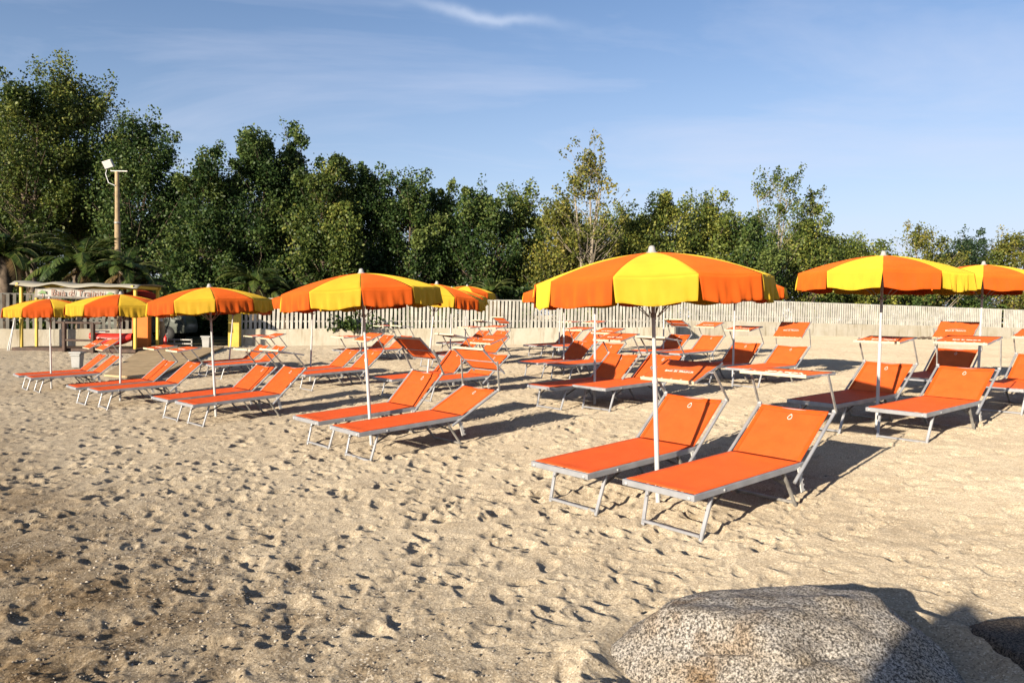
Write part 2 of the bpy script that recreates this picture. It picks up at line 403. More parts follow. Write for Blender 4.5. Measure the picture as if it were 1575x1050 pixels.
def build_sand():
    half = R(47)
    dense = np.linspace(-half, half, 1000)
    coarse = np.linspace(half, 2 * math.pi - half, 60)[1:-1]
    ang = np.r_[dense, coarse]
    rad = np.r_[np.geomspace(.9, 3.0, 120)[:-1], np.geomspace(3.0, 12, 430)[:-1], np.geomspace(12, 34, 260)[:-1], np.geomspace(34, 120, 60)[:-1], np.geomspace(120, 1500, 12)]
    A, Rr = np.meshgrid(ang, rad)
    X = Rr * np.sin(A); Y = Rr * np.cos(A)
    Z = base_ground(X, Y) + micro(X, Y)
    n, m = A.shape
    V = np.stack([X, Y, Z], -1).reshape(-1, 3)
    i, j = np.meshgrid(np.arange(n - 1), np.arange(m), indexing='ij'); j2 = (j + 1) % m
    Q = np.stack([i * m + j, (i + 1) * m + j, (i + 1) * m + j2, i * m + j2], -1).reshape(-1, 4)[:, ::-1]
    V = np.r_[V, [[0, 0, gz(0, 0)]]]
    c = len(V) - 1
    # close the middle with quads (pairs of columns)
    jj = np.arange(0, m - 1, 2)
    Qc = np.stack([np.full_like(jj, c), jj + 2 if False else (jj + 2) % m, (jj + 1) % m, jj], -1)
    Q = np.r_[Q, Qc]
    me = np_mesh('beach_sand', V, Q, M['sand'], True, {'grit': grit_amount(V[:, 0], V[:, 1]), 'damp': damp_amount(V[:, 0], V[:, 1])})
    o = bpy.data.objects.new('sand', me); COL.objects.link(o)
    tag(o, 'trampled pale beach sand covered in footprints', 'sand', kind='structure')
build_sand()

# pebbles and shell bits in the gritty foreground: nobody could count them
def build_pebbles():
    rg = np.random.default_rng(5); n = 5200
    x = rg.uniform(-4.5, 3.2, n * 3); y = rg.uniform(2.2, 7.5, n * 3)
    k = rg.uniform(0, 1, n * 3) < grit_amount(x, y) * .9 + .03; x, y = x[k][:n], y[k][:n]; n = len(x)
    z = base_ground(x, y) + micro(x, y)
    s = .0035 + .0075 * rg.uniform(0, 1, n) ** 3
    base = np.array([(-1, -1, -.6), (1, -1, -.6), (1, 1, -.6), (-1, 1, -.6), (-.7, -.7, .7), (.7, -.7, .7), (.7, .7, .7), (-.7, .7, .7)], float)
    a = rg.uniform(0, 6.28, n); el = rg.uniform(.5, 1, n)
    P = base[None] * s[:, None, None] * rg.uniform(.75, 1.2, (n, 8, 3)); P[..., 1] *= el[:, None]; P[..., 2] *= .7
    X = P[..., 0] * np.cos(a)[:, None] - P[..., 1] * np.sin(a)[:, None] + x[:, None]
    Y = P[..., 0] * np.sin(a)[:, None] + P[..., 1] * np.cos(a)[:, None] + y[:, None]
    V = np.stack([X, Y, P[..., 2] + z[:, None] + s[:, None] * .25], -1).reshape(-1, 3)
    fq = np.array([(0, 3, 2, 1), (4, 5, 6, 7), (0, 1, 5, 4), (1, 2, 6, 5), (2, 3, 7, 6), (3, 0, 4, 7)])
    Q = (fq[None] + (np.arange(n) * 8)[:, None, None]).reshape(-1, 4)
    mt = leaf_material('pebbles', (.06, .05, .04), (.17, .135, .095), (.38, .34, .28), 0)
    me = np_mesh('pebbles', V, Q, mt, True, {'tint': np.repeat(rg.uniform(0, 1, n), 8)})
    o = bpy.data.objects.new('shingle', me); COL.objects.link(o)
    tag(o, 'tiny pebbles and shell grit scattered over the nearest sand', 'pebbles', kind='stuff')
build_pebbles()

# ------------------------------------------------------------------ parasol
UR_, UH = .985, 2.17            # radius, height to the tip
RIMZ, APEX, VAL = 1.885, 2.118, .192
def make_parasol():
    root = empty('parasol')
    p = MB(); p.tube([(0, 0, -.25), (0, 0, 1.02)], .0205, 14); p.tube([(0, 0, 1.02), (0, 0, 1.06)], .024, 14)
    p.tube([(0, 0, 1.06), (0, 0, 2.10)], .0165, 12); p.build('pole', M['pole'], root)
    c = MB(); c.lathe([(.0, 2.178), (.016, 2.176), (.025, 2.166), (.030, 2.146), (.034, 2.126), (.046, 2.122), (.050, 2.116), (.048, 2.106), (.02, 2.104)], 18); c.build('finial', M['finial'], root)
    h = MB(); h.lathe([(.0165, 1.57), (.024, 1.572), (.026, 1.59), (.024, 1.61), (.0165, 1.612)], 14); h.build('runner', M['grey_plastic'], root)
    rgl = np.random.default_rng(3)
    def prof(t):       # t 0 apex .. 1 rim  -> (radius fraction, height)
        return t, APEX - (APEX - RIMZ) * (.42 * t + .58 * t ** 2.3)
    NS, NT = 14, 14
    for k in range(10):
        a0 = k * math.pi / 5 - math.pi / 10; P = []
        mt = M['yellow_cloth'] if k % 2 == 0 else M['orange_cloth']
        for i in range(NT + 1):
            t = .03 + .97 * i / NT; row = []
            for j in range(NS + 1):
                u = j / NS; a = a0 + u * math.pi / 5
                oct_ = math.cos(math.pi / 10) / math.cos((u - .5) * math.pi / 5)
                bow = math.sin(math.pi * u)
                rr, z = prof(t)
                r = UR_ * rr * (oct_ * .9 + .1)
                z += bow * .016 * math.sin(math.pi * t) - bow * .012 * t
                row.append((r * math.cos(a), r * math.sin(a), z))
            P.append(row)
        g = MB(); g.grid(P); pn = g.build('canopy_panel', mt, root, thick=.0025)
        # valance: hangs from the rim, rippled, a slit at each rib
        ph = rgl.uniform(0, 6.28, 4); fl = rgl.uniform(.6, 1.4); P = []
        for i in range(9):
            v = i / 8; row = []
            for j in range(33):
                u = .030 * v + (1 - .06 * v) * j / 32; a = a0 + u * math.pi / 5
                oct_ = math.cos(math.pi / 10) / math.cos((u - .5) * math.pi / 5)
                ripple = (.011 * math.sin(u * 17 + ph[0] + 1.5 * v) + .010 * math.sin(u * 33 + ph[1] - 2 * v) + .005 * math.sin(u * 57 + ph[2])) * v ** .8 * fl
                r = UR_ * (oct_ * .9 + .1) + .028 * v - .012 * v * v + ripple + .012 * v * math.sin(math.pi * u + ph[2])
                z = RIMZ - math.sin(math.pi * u) * .012 - v * (VAL + .008 * math.sin(u * 9 + ph[3]) + .010 * math.sin(math.pi * u))
                row.append((r * math.cos(a), r * math.sin(a), z))
            P.append(row)
        g = MB(); g.grid(P); g.build('valance', mt, pn, thick=.002)
        ar = a0; rb = MB(); pts = []
        for i in range(9):
            t = .03 + .965 * i / 8; rr, z = prof(t); pts.append((UR_ * rr * math.cos(ar), UR_ * rr * math.sin(ar), z - .012))
        rb.tube(pts, .0045, 6); ro = rb.build('rib', M['alu_dull'], root)
        rr, z = prof(.52); st = MB()
        st.tube([(.04 * math.cos(ar), .04 * math.sin(ar), 1.58), (UR_ * rr * math.cos(ar), UR_ * rr * math.sin(ar), z - .016)], .004, 6)
        st.build('strut', M['alu_dull'], ro)
    return root

# ------------------------------------------------------------------ sun lounger (x runs from the foot end to the head, z up)
LS, HS, LB, W = 1.40, .357, .575, .68
def make_lounger():
    root = empty('sun_lounger')
    w = W / 2 - .0125
    f = MB()
    for sg in (-1, 1): f.bar((.0, sg * w, HS - .024), (LS + .03, sg * w, HS - .024), .025, .048)
    f.bar((-.0125, -W / 2, HS - .024), (-.0125, W / 2, HS - .024), .025, .047)
    f.bar((LS - .02, -w + .013, HS - .035), (LS - .02, w - .013, HS - .035), .022, .024)
    f.bar((.62, -w + .013, HS - .04), (.62, w - .013, HS - .04), .02, .02)
    fr = f.build('frame', M['alu'], root)
    for sg in (-1, 1):
        k = MB(); k.lathe([(0, .014), (.012, .012), (.016, .004), (.016, 0)], 12)
        k.build('end_cap', M['grey_plastic'], fr, (-.0255, sg * (w - .03), HS - .026), (0, -math.pi / 2, 0))
        b = MB(); b.lathe([(0, .007), (.008, .006), (.011, 0)], 10)
        b.build('bolt', M['grey_plastic'], fr, (.33, sg * W / 2, HS - .026), (-sg * math.pi / 2, 0, 0))
    # seat sling, slight sag
    P = []
    for i in range(25):
        x = .004 + (LS - .004) * i / 24
        P.append([(x, -w + .006 + 2 * (w - .006) * j / 10, HS + .003 - .018 * math.sin(math.pi * j / 10) * min(1, math.sin(math.pi * i / 24) * 2.5)) for j in range(11)])
    g = MB(); g.grid(P); g.build('seat_sling', M['sling'], root, thick=.003)
    # front leg frame (two legs and a cross bar lying on the sand)
    lw = W / 2 * .80
    l = MB()
    for sg in (-1, 1): l.bar((.235, sg * (w - .03), HS - .05), (.125, sg * lw, -.03), .03, .022, (1, 0, 0))
    l.bar((.127, -lw, .012), (.127, lw, .012), .026, .022)
    l.build('front_leg_frame', M['alu'], root)
    l = MB()
    for sg in (-1, 1): l.bar((1.17, sg * (w - .03), HS - .05), (1.41, sg * lw, -.03), .03, .022, (1, 0, 0))
    l.bar((1.40, -lw, .008), (1.40, lw, .008), .026, .022)
    l.build('rear_leg_frame', M['alu_dull'], root)
    for sg in (-1, 1):
        s = MB(); s.bar((.185, sg * (w - .05), .19), (.45, sg * (w - .04), HS - .05), .006, .02); s.build('brace', M['dark_metal'], root)
        s = MB(); s.bar((1.29, sg * (w - .05), .17), (1.0, sg * (w - .04), HS - .05), .006, .02); s.build('brace', M['dark_metal'], root)
        # notched white ratchet plate hanging from the rail
        s = MB(); s.bar((1.325, sg * (W / 2 + .008), HS - .03), (1.375, sg * (W / 2 + .010), HS - .235), .009, .042, (1, 0, .2))
        for q in range(4): s.box((1.36 + q * .010, sg * (W / 2 + .010), HS - .09 - q * .045), (.035, .008, .014))
        s.build('ratchet', M['white_plastic'], root)
    # backrest: own origin at the hinge, lying along +x at zero angle
    bw = W / 2 + .022; b = MB()
    for sg in (-1, 1): b.tube([(-.21, sg * bw, 0), (LB + .02, sg * bw, 0)], .0145, 10)
    b.tube([(LB - .01, -bw, 0), (LB - .01, bw, 0)], .010, 8)
    bk = b.build('backrest', M['alu'], root, (LS, 0, HS - .005), (0, -.66, 0))
    P = []
    for i in range(15):
        x = -.015 + (LB - .0 + .015) * i / 14
        P.append([(x, -w + .006 + 2 * (w - .006) * j / 12, .010 - .022 * math.sin(math.pi * j / 12) * math.sin(math.pi * min(1, .15 + .7 * i / 14))) for j in range(13)])
    g = MB(); g.grid(P); g.build('back_sling', M['back_sling'], bk, thick=.0025)
    h = MB()
    for sg in (-1, 1):
        Pq = [[(P[i][0][0], sg * (w - .006 - e * .035), (P[i][0][2] if e == 0 else P[i][1][2]) + .0045) for e in (0, 1)] for i in range(15)]
        h.grid(Pq)
    h.grid([[(LB - .05 * e - .002, P[14 - e][j][1], P[14 - e][j][2] + .0075) for j in range(13)] for e in (0, 1)])
    h.build('hem', M['hem'], bk, thick=.002)
    # drop shaped outline printed under the top hem
    e = MB(); n = 22; ring = []
    for k in range(n):
        a = 2 * math.pi * k / n
        rx = -.020 * math.cos(a); ry = .0165 * math.sin(a)
        if math.cos(a) < 0: rx = .020 * abs(math.cos(a)) ** .8 * 1.55; ry *= (1 - .45 * abs(math.cos(a)))
        ring.append((rx, ry))
    P2 = [[(LB - .105 + x * s_, y * s_, .0005) for x, y in ring + ring[:1]] for s_ in (1.0, 1.28)]
    e.grid(P2, False); e.build('emblem', M['white_print'], bk, thick=.004)
    for sg in (-1, 1):
        k = MB(); k.lathe([(0, .016), (.017, .014), (.021, .003), (.021, -.016), (0, -.018)], 12)
        k.build('pivot', M['grey_plastic'], bk, (LB + .02, sg * bw, 0), (math.pi / 2, 0, 0))
    for sg in (-1, 1):
        a = MB(); a.bar((0, 0, 0), (.36, 0, 0), .012, .026)
        a.build('shade_arm', M['alu_dull'], root, (0, sg * (bw + .012), 0))
    # sunshade: origin at the arm tips, x towards the head
    sw = W / 2 - .03; s = MB(); x0, x1 = -.245, .195
    for sg in (-1, 1): s.bar((x0, sg * sw, 0), (x1 + .03, sg * sw, 0), .014, .022)
    for xx in (x0 + .01, x1 - .01): s.tube([(xx, -sw, 0), (xx, sw, 0)], .007, 8)
    s.tube([(0, -bw - .01, 0), (0, bw + .01, 0)], .006, 8)
    sh = s.build('sunshade', M['alu'], root)
    P = [[(x0 + (x1 - x0) * i / 10, -sw - .004 + 2 * (sw + .004) * j / 12, .0145 - .012 * math.sin(math.pi * i / 10) * (.4 + .6 * math.sin(math.pi * j / 12))) for j in range(13)] for i in range(11)]
    g = MB(); g.grid(P); g.build('shade_cloth', M['back_sling'], sh, thick=.0025)
    t = MB(); t.bar((x0 - .002, -sw - .006, .004), (x0 - .002, sw + .006, .004), .012, .03)
    for q in range(6): t.box((x0 + .002, -sw + .03 + q * (2 * sw - .06) / 5, .020), (.016, .016, .010))
    t.build('shade_trim', M['trim'], sh)
    text_mesh('lettering', 'BAIA DI TRAINITI', .041, M['white_print'], sh, (-.045, 0, .0095), (0, 0, -math.pi / 2), .0025, 1.05)
    return root

def pose(root, loc, rot, pitch, back, arm, tilt):
    """back, arm, tilt in degrees: backrest above the seat, arms from the head direction, shade (head side up is positive)"""
    root.location = loc; root.rotation_euler = (0, -pitch, rot)
    b = R(back); top = Vector((LS + (LB + .02) * math.cos(b), 0, HS - .005 + (LB + .02) * math.sin(b)))
    ar = R(arm); tip = top + Vector((math.cos(ar), 0, math.sin(ar))) * .345
    for ch in root.children:
        n = ch.name.split('.')[0]
        if n == 'backrest': ch.rotation_euler = (0, -b, 0)
        elif n == 'shade_arm': ch.location = (top.x, ch.location.y, top.z); ch.rotation_euler = (0, -ar, 0)
        elif n == 'sunshade': ch.location = tip; ch.rotation_euler = (0, -R(tilt), 0)

proto_p = make_parasol(); proto_l = make_lounger()
used = {'p': False, 'l': False}
def next_obj(which):
    o = proto_p if which == 'p' else proto_l
    if not used[which]: used[which] = True; return o
    return copy_tree(o)

# key, column in the photo, distance, yellow panel turned this many degrees to the right, lean (to the right +), description, pair data
ROWS = [
 # front row
 ('U1', 1012, 6.54, 2, -2.8, 'front row, first from the boulder', [((.44, 6.46), 40.3, 40.6, 127, 18), ((1.12, 5.71), 39.4, 38.2, 112, -2)]),
 ('U2', 571, 9.64, -18, -4.0, 'front row, second from the boulder', [((-2.5, 9.57), 41.6, 43.3, 115, -45), ((-1.83, 8.69), 40.7, 25.4, 92, -44)]),
 ('U3', 332, 12.8, -13, -3.2, 'front row, third from the boulder', [((-5.64, 12.51), 45.8, 38, 128, -10), ((-4.92, 11.74), 44.9, 40, 130, -12)]),
 ('U4', 185, 15.53, 16, .2, 'front row, fourth from the boulder', [None, None]),
 ('U5', 79, 18.38, 22, -1.0, 'front row, farthest from the boulder', [None, None]),
 # second row
 ('V1', 1348, 9.43, -18, .3, 'second row, first from the right', [((3.71, 9.5), 37.2, 37.5, 112, 6), ((4.34, 8.7), 38.2, 36.8, 92, 8)]),
 ('V2', 914.7, 12.39, -20, -1.0, 'second row, second from the right', [None, None]),
 ('V3', 655, 15.35, 3, 5.0, 'second row, third from the right', [None, None]),
 ('V4', 477, 18.31, -20, 1.5, 'second row, fourth from the right', [None, None]),
 ('V5', 351, 21.27, 20, 4.5, 'second row, beside the gate', [None, None]),
 # third row
 ('W1', 1503, 12.32, -18, .5, 'third row, first from the right', [None, None]),
 ('W2', 1126.7, 15.28, 10, 0, 'third row, second from the right', [None, None]),
 ('W3', 867, 18.24, -20, -.8, 'third row, third from the right', [None, None]),
 ('W4', 692, 21.2, 5, .5, 'third row, fourth from the right', [None, None]),
 ('W5', 556, 24.16, 12, .5, 'third row, farthest left', [None, None]),
 # back row
 ('X1', 1020, 21.1, 0, -.5, 'back row, first from the right', [None, None]),
 ('X2', 859.6, 24.1, 8, .3, 'back row, second from the right', [None, None]),
 ('X3', 715, 27.0, -7, 1.2, 'back row, third from the right', [None, None]),
]
# arm, tilt, back for the pairs that follow the grid
PAIR = {'U4': ((38, 122, 6), (38, 128, 6)), 'U5': ((38, 122, 30), (38, 124, 31)), 'V2': ((40, 122, 12), (38, 128, -9)),
        'V3': ((42, 120, -12), (36, 122, 16)), 'V4': ((38, 118, 0), (40, 120, 20)), 'V5': ((36, 128, 1), (38, 126, 14)),
        'W1': ((40, 105, 38), (38, 110, 14)), 'W2': ((42, 118, 9), (36, 100, 42)), 'W3': ((42, 122, 6), (38, 122, 12)),
        'W4': ((38, 122, 1), (40, 122, 5)), 'W5': ((38, 118, 0), (38, 120, -6)), 'X1': ((38, 118, -28), (38, 122, 14)),
        'X2': ((38, 122, 1), (38, 122, 6)), 'X3': ((38, 112, -12), (38, 100, -32))}
SIDE = ('left', 'right')
# where a seat corner (A: left foot corner, B: right foot corner) shows in the photo
SEEN = {('U4', 0): ('A', 105.3, 592.2), ('U4', 1): ('A', 138.2, 596.6), ('U5', 1): ('B', 50.7, 580.7), ('U5', 0): ('A', 23.3, 574.0),
        ('V2', 0): ('A', 812.7, 591.4), ('V2', 1): ('B', 934.1, 596.3), ('W3', 0): ('A', 798, 555.8), ('W3', 1): ('B', 871.8, 560.7),
        ('V3', 0): ('A', 575.7, 580.0), ('V4', 1): ('B', 472.7, 575.3), ('V5', 1): ('B', 333, 562),
        ('W2', 1): ('A', 1116.4, 565.0), ('W1', 1): ('B', 1576, 598), ('W1', 0): ('B', 1434, 582), ('X1', 0): ('A', 964, 539), ('X2', 0): ('A', 806, 530)}
def seat_corner(which, u, v, rot):
    D = 10.0
    for _ in range(60):
        p = px(u, v, D); e = p.z - gz(p.x, p.y) - HS
        D += e * D / max(.3, CZ - p.z) * .6
    sg = .34 if which == 'A' else -.34; r = R(rot)
    return p.x + sg * math.sin(r), p.y - sg * math.cos(r)
def spot(key, i, rot):
    if (key, i) in SEEN: return seat_corner(*SEEN[key, i], rot)
    if (key, 1 - i) in SEEN:
        x, y = seat_corner(*SEEN[key, 1 - i], rot); k = 1 if i else -1
        return x + k * .70, y - k * .80
    return None
for key, pxx, D, yaw, lean, where, pair in ROWS:
    g = gpt(pxx, D)
    u = next_obj('p'); u.location = g
    az = math.atan2(-g.y, -g.x)          # towards the camera
    u.rotation_euler = (R(.8), R(lean), 0)
    u.rotation_mode = 'QUATERNION'
    if key == 'X3': u.location.z += .18
    u.rotation_quaternion = (Matrix.Rotation(R(lean), 3, 'Y') @ Matrix.Rotation(az + R(yaw), 3, 'Z')).to_quaternion()
    tag(u, 'orange and yellow striped parasol on a white pole, ' + where, 'parasol', 'orange and yellow parasols on the beach')
    for i in (0, 1):
        if pair[i]:
            (x, y), rot, back, arm, tilt = pair[i]
        else:
            dx, dy = ((-.73, -.10), (-.03, -.90))[i]
            x, y, rot = g.x + dx + random.uniform(-.05, .05), g.y + dy + random.uniform(-.05, .05), 40 + random.uniform(-1.5, 1.5) + (3 if key[0] == 'U' else 0)
            if spot(key, i, rot):
                xx, yy = spot(key, i, rot); x, y = xx, yy
            back, arm, tilt = PAIR[key][i]
        l = next_obj('l'); r = R(rot)
        z0 = gz(x + .13 * math.cos(r), y + .13 * math.sin(r)); z1 = gz(x + 1.4 * math.cos(r), y + 1.4 * math.sin(r))
        pose(l, (x, y, z0 - .13 * (z1 - z0) / 1.27), r, math.atan2(z1 - z0, 1.27), back, arm, tilt)
        look = 'steeply tipped' if abs(tilt) > 25 else 'flat' if abs(tilt) < 8 else 'slanting'
        tag(l, '%s orange lounger, %s sunshade, under %s parasol' % (SIDE[i], look, where.replace(', ', ' ')), 'sun lounger', 'orange sun loungers set out in pairs')

# ------------------------------------------------------------------ granite boulders
def granite(name='speckled_granite', tint=(.86, .77, .64)):
    m = bpy.data.materials.new(name); m.use_nodes = True; nt = m.node_tree; N = nt.nodes; L = nt.links
    b = N['Principled BSDF']; b.inputs['Roughness'].default_value = .85; b.inputs['Specular IOR Level'].default_value = .25
    tc = N.new('ShaderNodeTexCoord')
    def noise(sc, det, ro):
        n = N.new('ShaderNodeTexNoise'); n.inputs['Scale'].default_value = sc; n.inputs['Detail'].default_value = det; n.inputs['Roughness'].default_value = ro
        L.new(tc.outputs['Object'], n.inputs['Vector']); return n.outputs['Fac']
    r = N.new('ShaderNodeValToRGB'); e = r.color_ramp.elements
    e[0].position = .42; e[0].color = (.03, .026, .023, 1); e[1].position = .64; e[1].color = (.58, .55, .50, 1)
    k = e.new(.475); k.color = (.12, .108, .095, 1); k = e.new(.53); k.color = (.40, .375, .34, 1)
    L.new(noise(84, 6, .85), r.inputs[0])
    wm = N.new('ShaderNodeMapRange'); wm.inputs[1].default_value = .40; wm.inputs[2].default_value = .66; L.new(noise(4.5, 6, .65), wm.inputs[0])
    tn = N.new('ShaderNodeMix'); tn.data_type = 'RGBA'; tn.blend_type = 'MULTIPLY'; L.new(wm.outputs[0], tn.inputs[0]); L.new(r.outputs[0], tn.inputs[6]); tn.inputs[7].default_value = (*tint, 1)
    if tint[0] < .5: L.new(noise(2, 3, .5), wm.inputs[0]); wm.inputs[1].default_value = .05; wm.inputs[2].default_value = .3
    st = N.new('ShaderNodeMapRange'); st.inputs[1].default_value = .50; st.inputs[2].default_value = .62; L.new(noise(3.2, 5, .6), st.inputs[0])
    at = N.new('ShaderNodeAttribute'); at.attribute_name = 'rust'
    mu = N.new('ShaderNodeMath'); mu.operation = 'MULTIPLY'; L.new(st.outputs[0], mu.inputs[0]); L.new(at.outputs['Fac'], mu.inputs[1])
    mx = N.new('ShaderNodeMix'); mx.data_type = 'RGBA'; mx.blend_type = 'MULTIPLY'
    L.new(mu.outputs[0], mx.inputs[0]); L.new(tn.outputs[2], mx.inputs[6]); mx.inputs[7].default_value = (.62, .42, .22, 1)
    L.new(mx.outputs[2], b.inputs['Base Color'])
    bp = N.new('ShaderNodeBump'); bp.inputs['Strength'].default_value = .9; bp.inputs['Distance'].default_value = .02
    L.new(noise(70, 5, .7), bp.inputs['Height']); L.new(bp.outputs[0], b.inputs['Normal'])
    return m
M['granite'] = granite(); M['shaded_granite'] = granite('shaded_granite', (.30, .26, .22))  # second tint is darkened to deepen the shade on the low boulder
def fbm3(P, seed, octs=5, f0=1.6):
    """cheap smooth 3D noise: sum of random sines"""
    rg = np.random.default_rng(seed); out = np.zeros(len(P)); amp = 1
    for o in range(octs):
        for _ in range(6):
            k = rg.normal(size=3); k *= f0 * 2 ** o / np.linalg.norm(k)
            out += amp * np.sin(P @ k * 2 + rg.uniform(0, 6.28)) / 6
        amp *= .5
    return out
def boulder(name, c, size, seed, rotz, cuts, label, rust, rough=1.0):
    n, m = 130, 260
    th = np.linspace(.001, math.pi - .001, n); ph = np.linspace(0, 2 * math.pi, m, endpoint=False)
    T, Ph = np.meshgrid(th, ph, indexing='ij')
    Dv = np.stack([np.sin(T) * np.cos(Ph), np.sin(T) * np.sin(Ph), np.cos(T)], -1).reshape(-1, 3)
    r = np.ones(len(Dv))
    for nx, ny, nz, d in cuts:      # soft planar facets
        nv = np.array((nx, ny, nz), float); nv /= np.linalg.norm(nv)
        q = Dv @ nv; lim = np.where(q > .05, d / np.maximum(q, .05), 9)
        r = -np.log(np.exp(-r * 34) + np.exp(-lim * 34)) / 34
    P = Dv * r[:, None]
    P += Dv * (fbm3(P, seed, 6, 2.0) * .066 * rough)[:, None] + Dv * (fbm3(P, seed + 1, 4, 11) * .020)[:, None]
    crack = np.abs(P[:, 2] - .66 - .10 * P[:, 0] + .03 * np.sin(P[:, 0] * 7) + fbm3(P, seed + 2, 4, 4) * .04)
    P -= Dv * (.045 * np.exp(-(crack / .014) ** 2) * np.clip((P[:, 0] + .75) * 5, 0, 1) * np.clip((.25 - P[:, 0]) * 5, 0, 1) * rust)[:, None]
    P *= np.array(size)
    i, j = np.meshgrid(np.arange(n - 1), np.arange(m), indexing='ij'); j2 = (j + 1) % m
    Q = np.stack([i * m + j, (i + 1) * m + j, (i + 1) * m + j2, i * m + j2], -1).reshape(-1, 4)
    rs = np.clip(.9 - np.abs(P[:, 0] / size[0] + .50) * 2.6, 0, 1) * rust
    me = np_mesh(name, P, Q, M['shaded_granite' if 'low dark' in label else 'granite'], True, {'rust': rs})
    o = bpy.data.objects.new(name, me); COL.objects.link(o); o.location = c; o.rotation_euler = (0, 0, rotz)
    tag(o, label, 'boulder'); return o
boulder('granite_boulder', (1.36, 3.50, gz(1.36, 3.5) - .22), (.96, .74, .63), 4, R(4), [(-.85, -.50, .42, .66), (.30, -.58, .78, .70), (.85, -.1, .60, .82), (-.10, .15, 1, .87), (.2, 1, .6, .9), (.75, -.6, .5, .78)],
        'big speckled grey granite boulder with rusty stains, lit by the sun', 1)
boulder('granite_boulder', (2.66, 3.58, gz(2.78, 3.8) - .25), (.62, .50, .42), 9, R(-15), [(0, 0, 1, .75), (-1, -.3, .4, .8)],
        'low dark boulder tinted darker for the shadow of the added tall block', .0, 1.3)

boulder('granite_boulder', (-2.64, -2.90, gz(-.4, -.8) + .60), (.84, .50, 2.16), 21, R(30), [(0, 0, 1, .9), (-1, -.3, .2, .8)],  # added out of view as a blocker, throws shade over the low boulder
        'added tall granite block, unseen behind the viewpoint, shading the dark boulder', .0, 1.2)

# ------------------------------------------------------------------ fence and wall
def fence_run(A, B, mat, pitch, w, wall_name, labels, gaps=(), seed=0, rail_h=(.25, 1.0)):
    """A, B: (x, y, z_top, z_bottom, z_ground) ends of one straight run of rendered wall with pickets on it"""
    rg = random.Random(seed)
    A = np.array(A, float); B = np.array(B, float); n = int(np.hypot(*(B - A)[:2]) / pitch)
    d = (B - A)[:2]; ln = np.hypot(*d); d = d / ln; ang = math.atan2(d[1], d[0]); Rm = Matrix.Rotation(ang, 3, 'Z')
    f = MB()
    for i in range(n + 1):
        t = i / n; P = A + (B - A) * t
        if any(a <= t <= b for a, b in gaps): continue
        if rg.random() < .004: continue
        top = P[2] + rg.uniform(-.03, .025); h = top - P[3]
        f.box((P[0], P[1], P[3] + h / 2 + .001), (w * rg.uniform(.94, 1.06), .035, h), Rm @ Matrix.Rotation(rg.gauss(0, .018), 3, 'Y'))
    for k in rail_h:
        for s0, s1 in ([(0, 1)] if not gaps else [(0, gaps[0][0]), (gaps[0][1], 1)]):
            P0 = A + (B - A) * s0; P1 = A + (B - A) * s1; off = np.array((-d[1], d[0])) * .04
            f.bar((P0[0] + off[0], P0[1] + off[1], P0[3] + k * (P0[2] - P0[3])), (P1[0] + off[0], P1[1] + off[1], P1[3] + k * (P1[2] - P1[3])), .04, .06)
    fo = f.build('picket_fence', mat); tag(fo, labels[0], 'fence')
    return fo
def wall_run(A, B, label, t=.18):
    A = np.array(A, float); B = np.array(B, float); d = (B - A)[:2]; d = d / np.hypot(*d); nrm = np.array((-d[1], d[0])) * t / 2
    w = MB(); n = 24; sec = []
    for i in range(n + 1):
        P = A + (B - A) * i / n
        zt = P[3] + .012 * math.sin(i * 2.1) + .008 * math.sin(i * 5.3)
        sec.append([(P[0] - nrm[0], P[1] - nrm[1], P[4] - .5), (P[0] - nrm[0], P[1] - nrm[1], zt - .02), (P[0] - nrm[0] * .8, P[1] - nrm[1] * .8, zt),
                    (P[0] + nrm[0] * .8, P[1] + nrm[1] * .8, zt), (P[0] + nrm[0], P[1] + nrm[1], zt - .02), (P[0] + nrm[0], P[1] + nrm[1], P[4] - .5)])
    w.grid(sec, False); w.add(sec[0], [(0, 1, 2, 3, 4, 5)]); w.add(sec[-1], [(5, 4, 3, 2, 1, 0)])
    o = w.build('low_wall', M['render_wall']); tag(o, label, 'wall'); return o
def fpt(x, D, ytop, ybot, ybase):
    a = px(x, ytop, D); b = px(x, ybot, D); c = px(x, ybase, D); return (b.x, b.y, a.z, b.z, c.z)
fL0 = fpt(-150, 26.2, 449, 506, 536); fL1 = fpt(205, 29.3, 455, 506, 533)
fM0 = fpt(364, 30.9, 459, 506, 531); fM1 = fpt(1036, 37.2, 464, 503, 524)
fR0 = fpt(1040, 42, 458, 492, 514); fR1 = fpt(1700, 57.5, 481.5, 507, 524)
fence_run(fL0, fL1, M['picket_grey'], .20, .098, '', ['darker grey picket fence standing behind the yellow beach hut'], seed=1)
fence_run(fM0, fM1, M['picket'], .175, .10, '', ['long cream picket fence with dark gaps behind the umbrellas'], seed=2)
fence_run(fR0, fR1, M['picket_far'], .18, .105, '', ['dull beige close set picket fence receding behind right loungers'], seed=3)
wall_run(fL0, fL1, 'low cream rendered wall behind the yellow beach hut')
wall_run(fM0, fM1, 'long stained cream wall carrying the cream picket fence')
wall_run(fR0, fR1, 'low beige wall under the dull close set fence')
wall_run(fM1, fR0, 'short return wall joining the two fence runs')

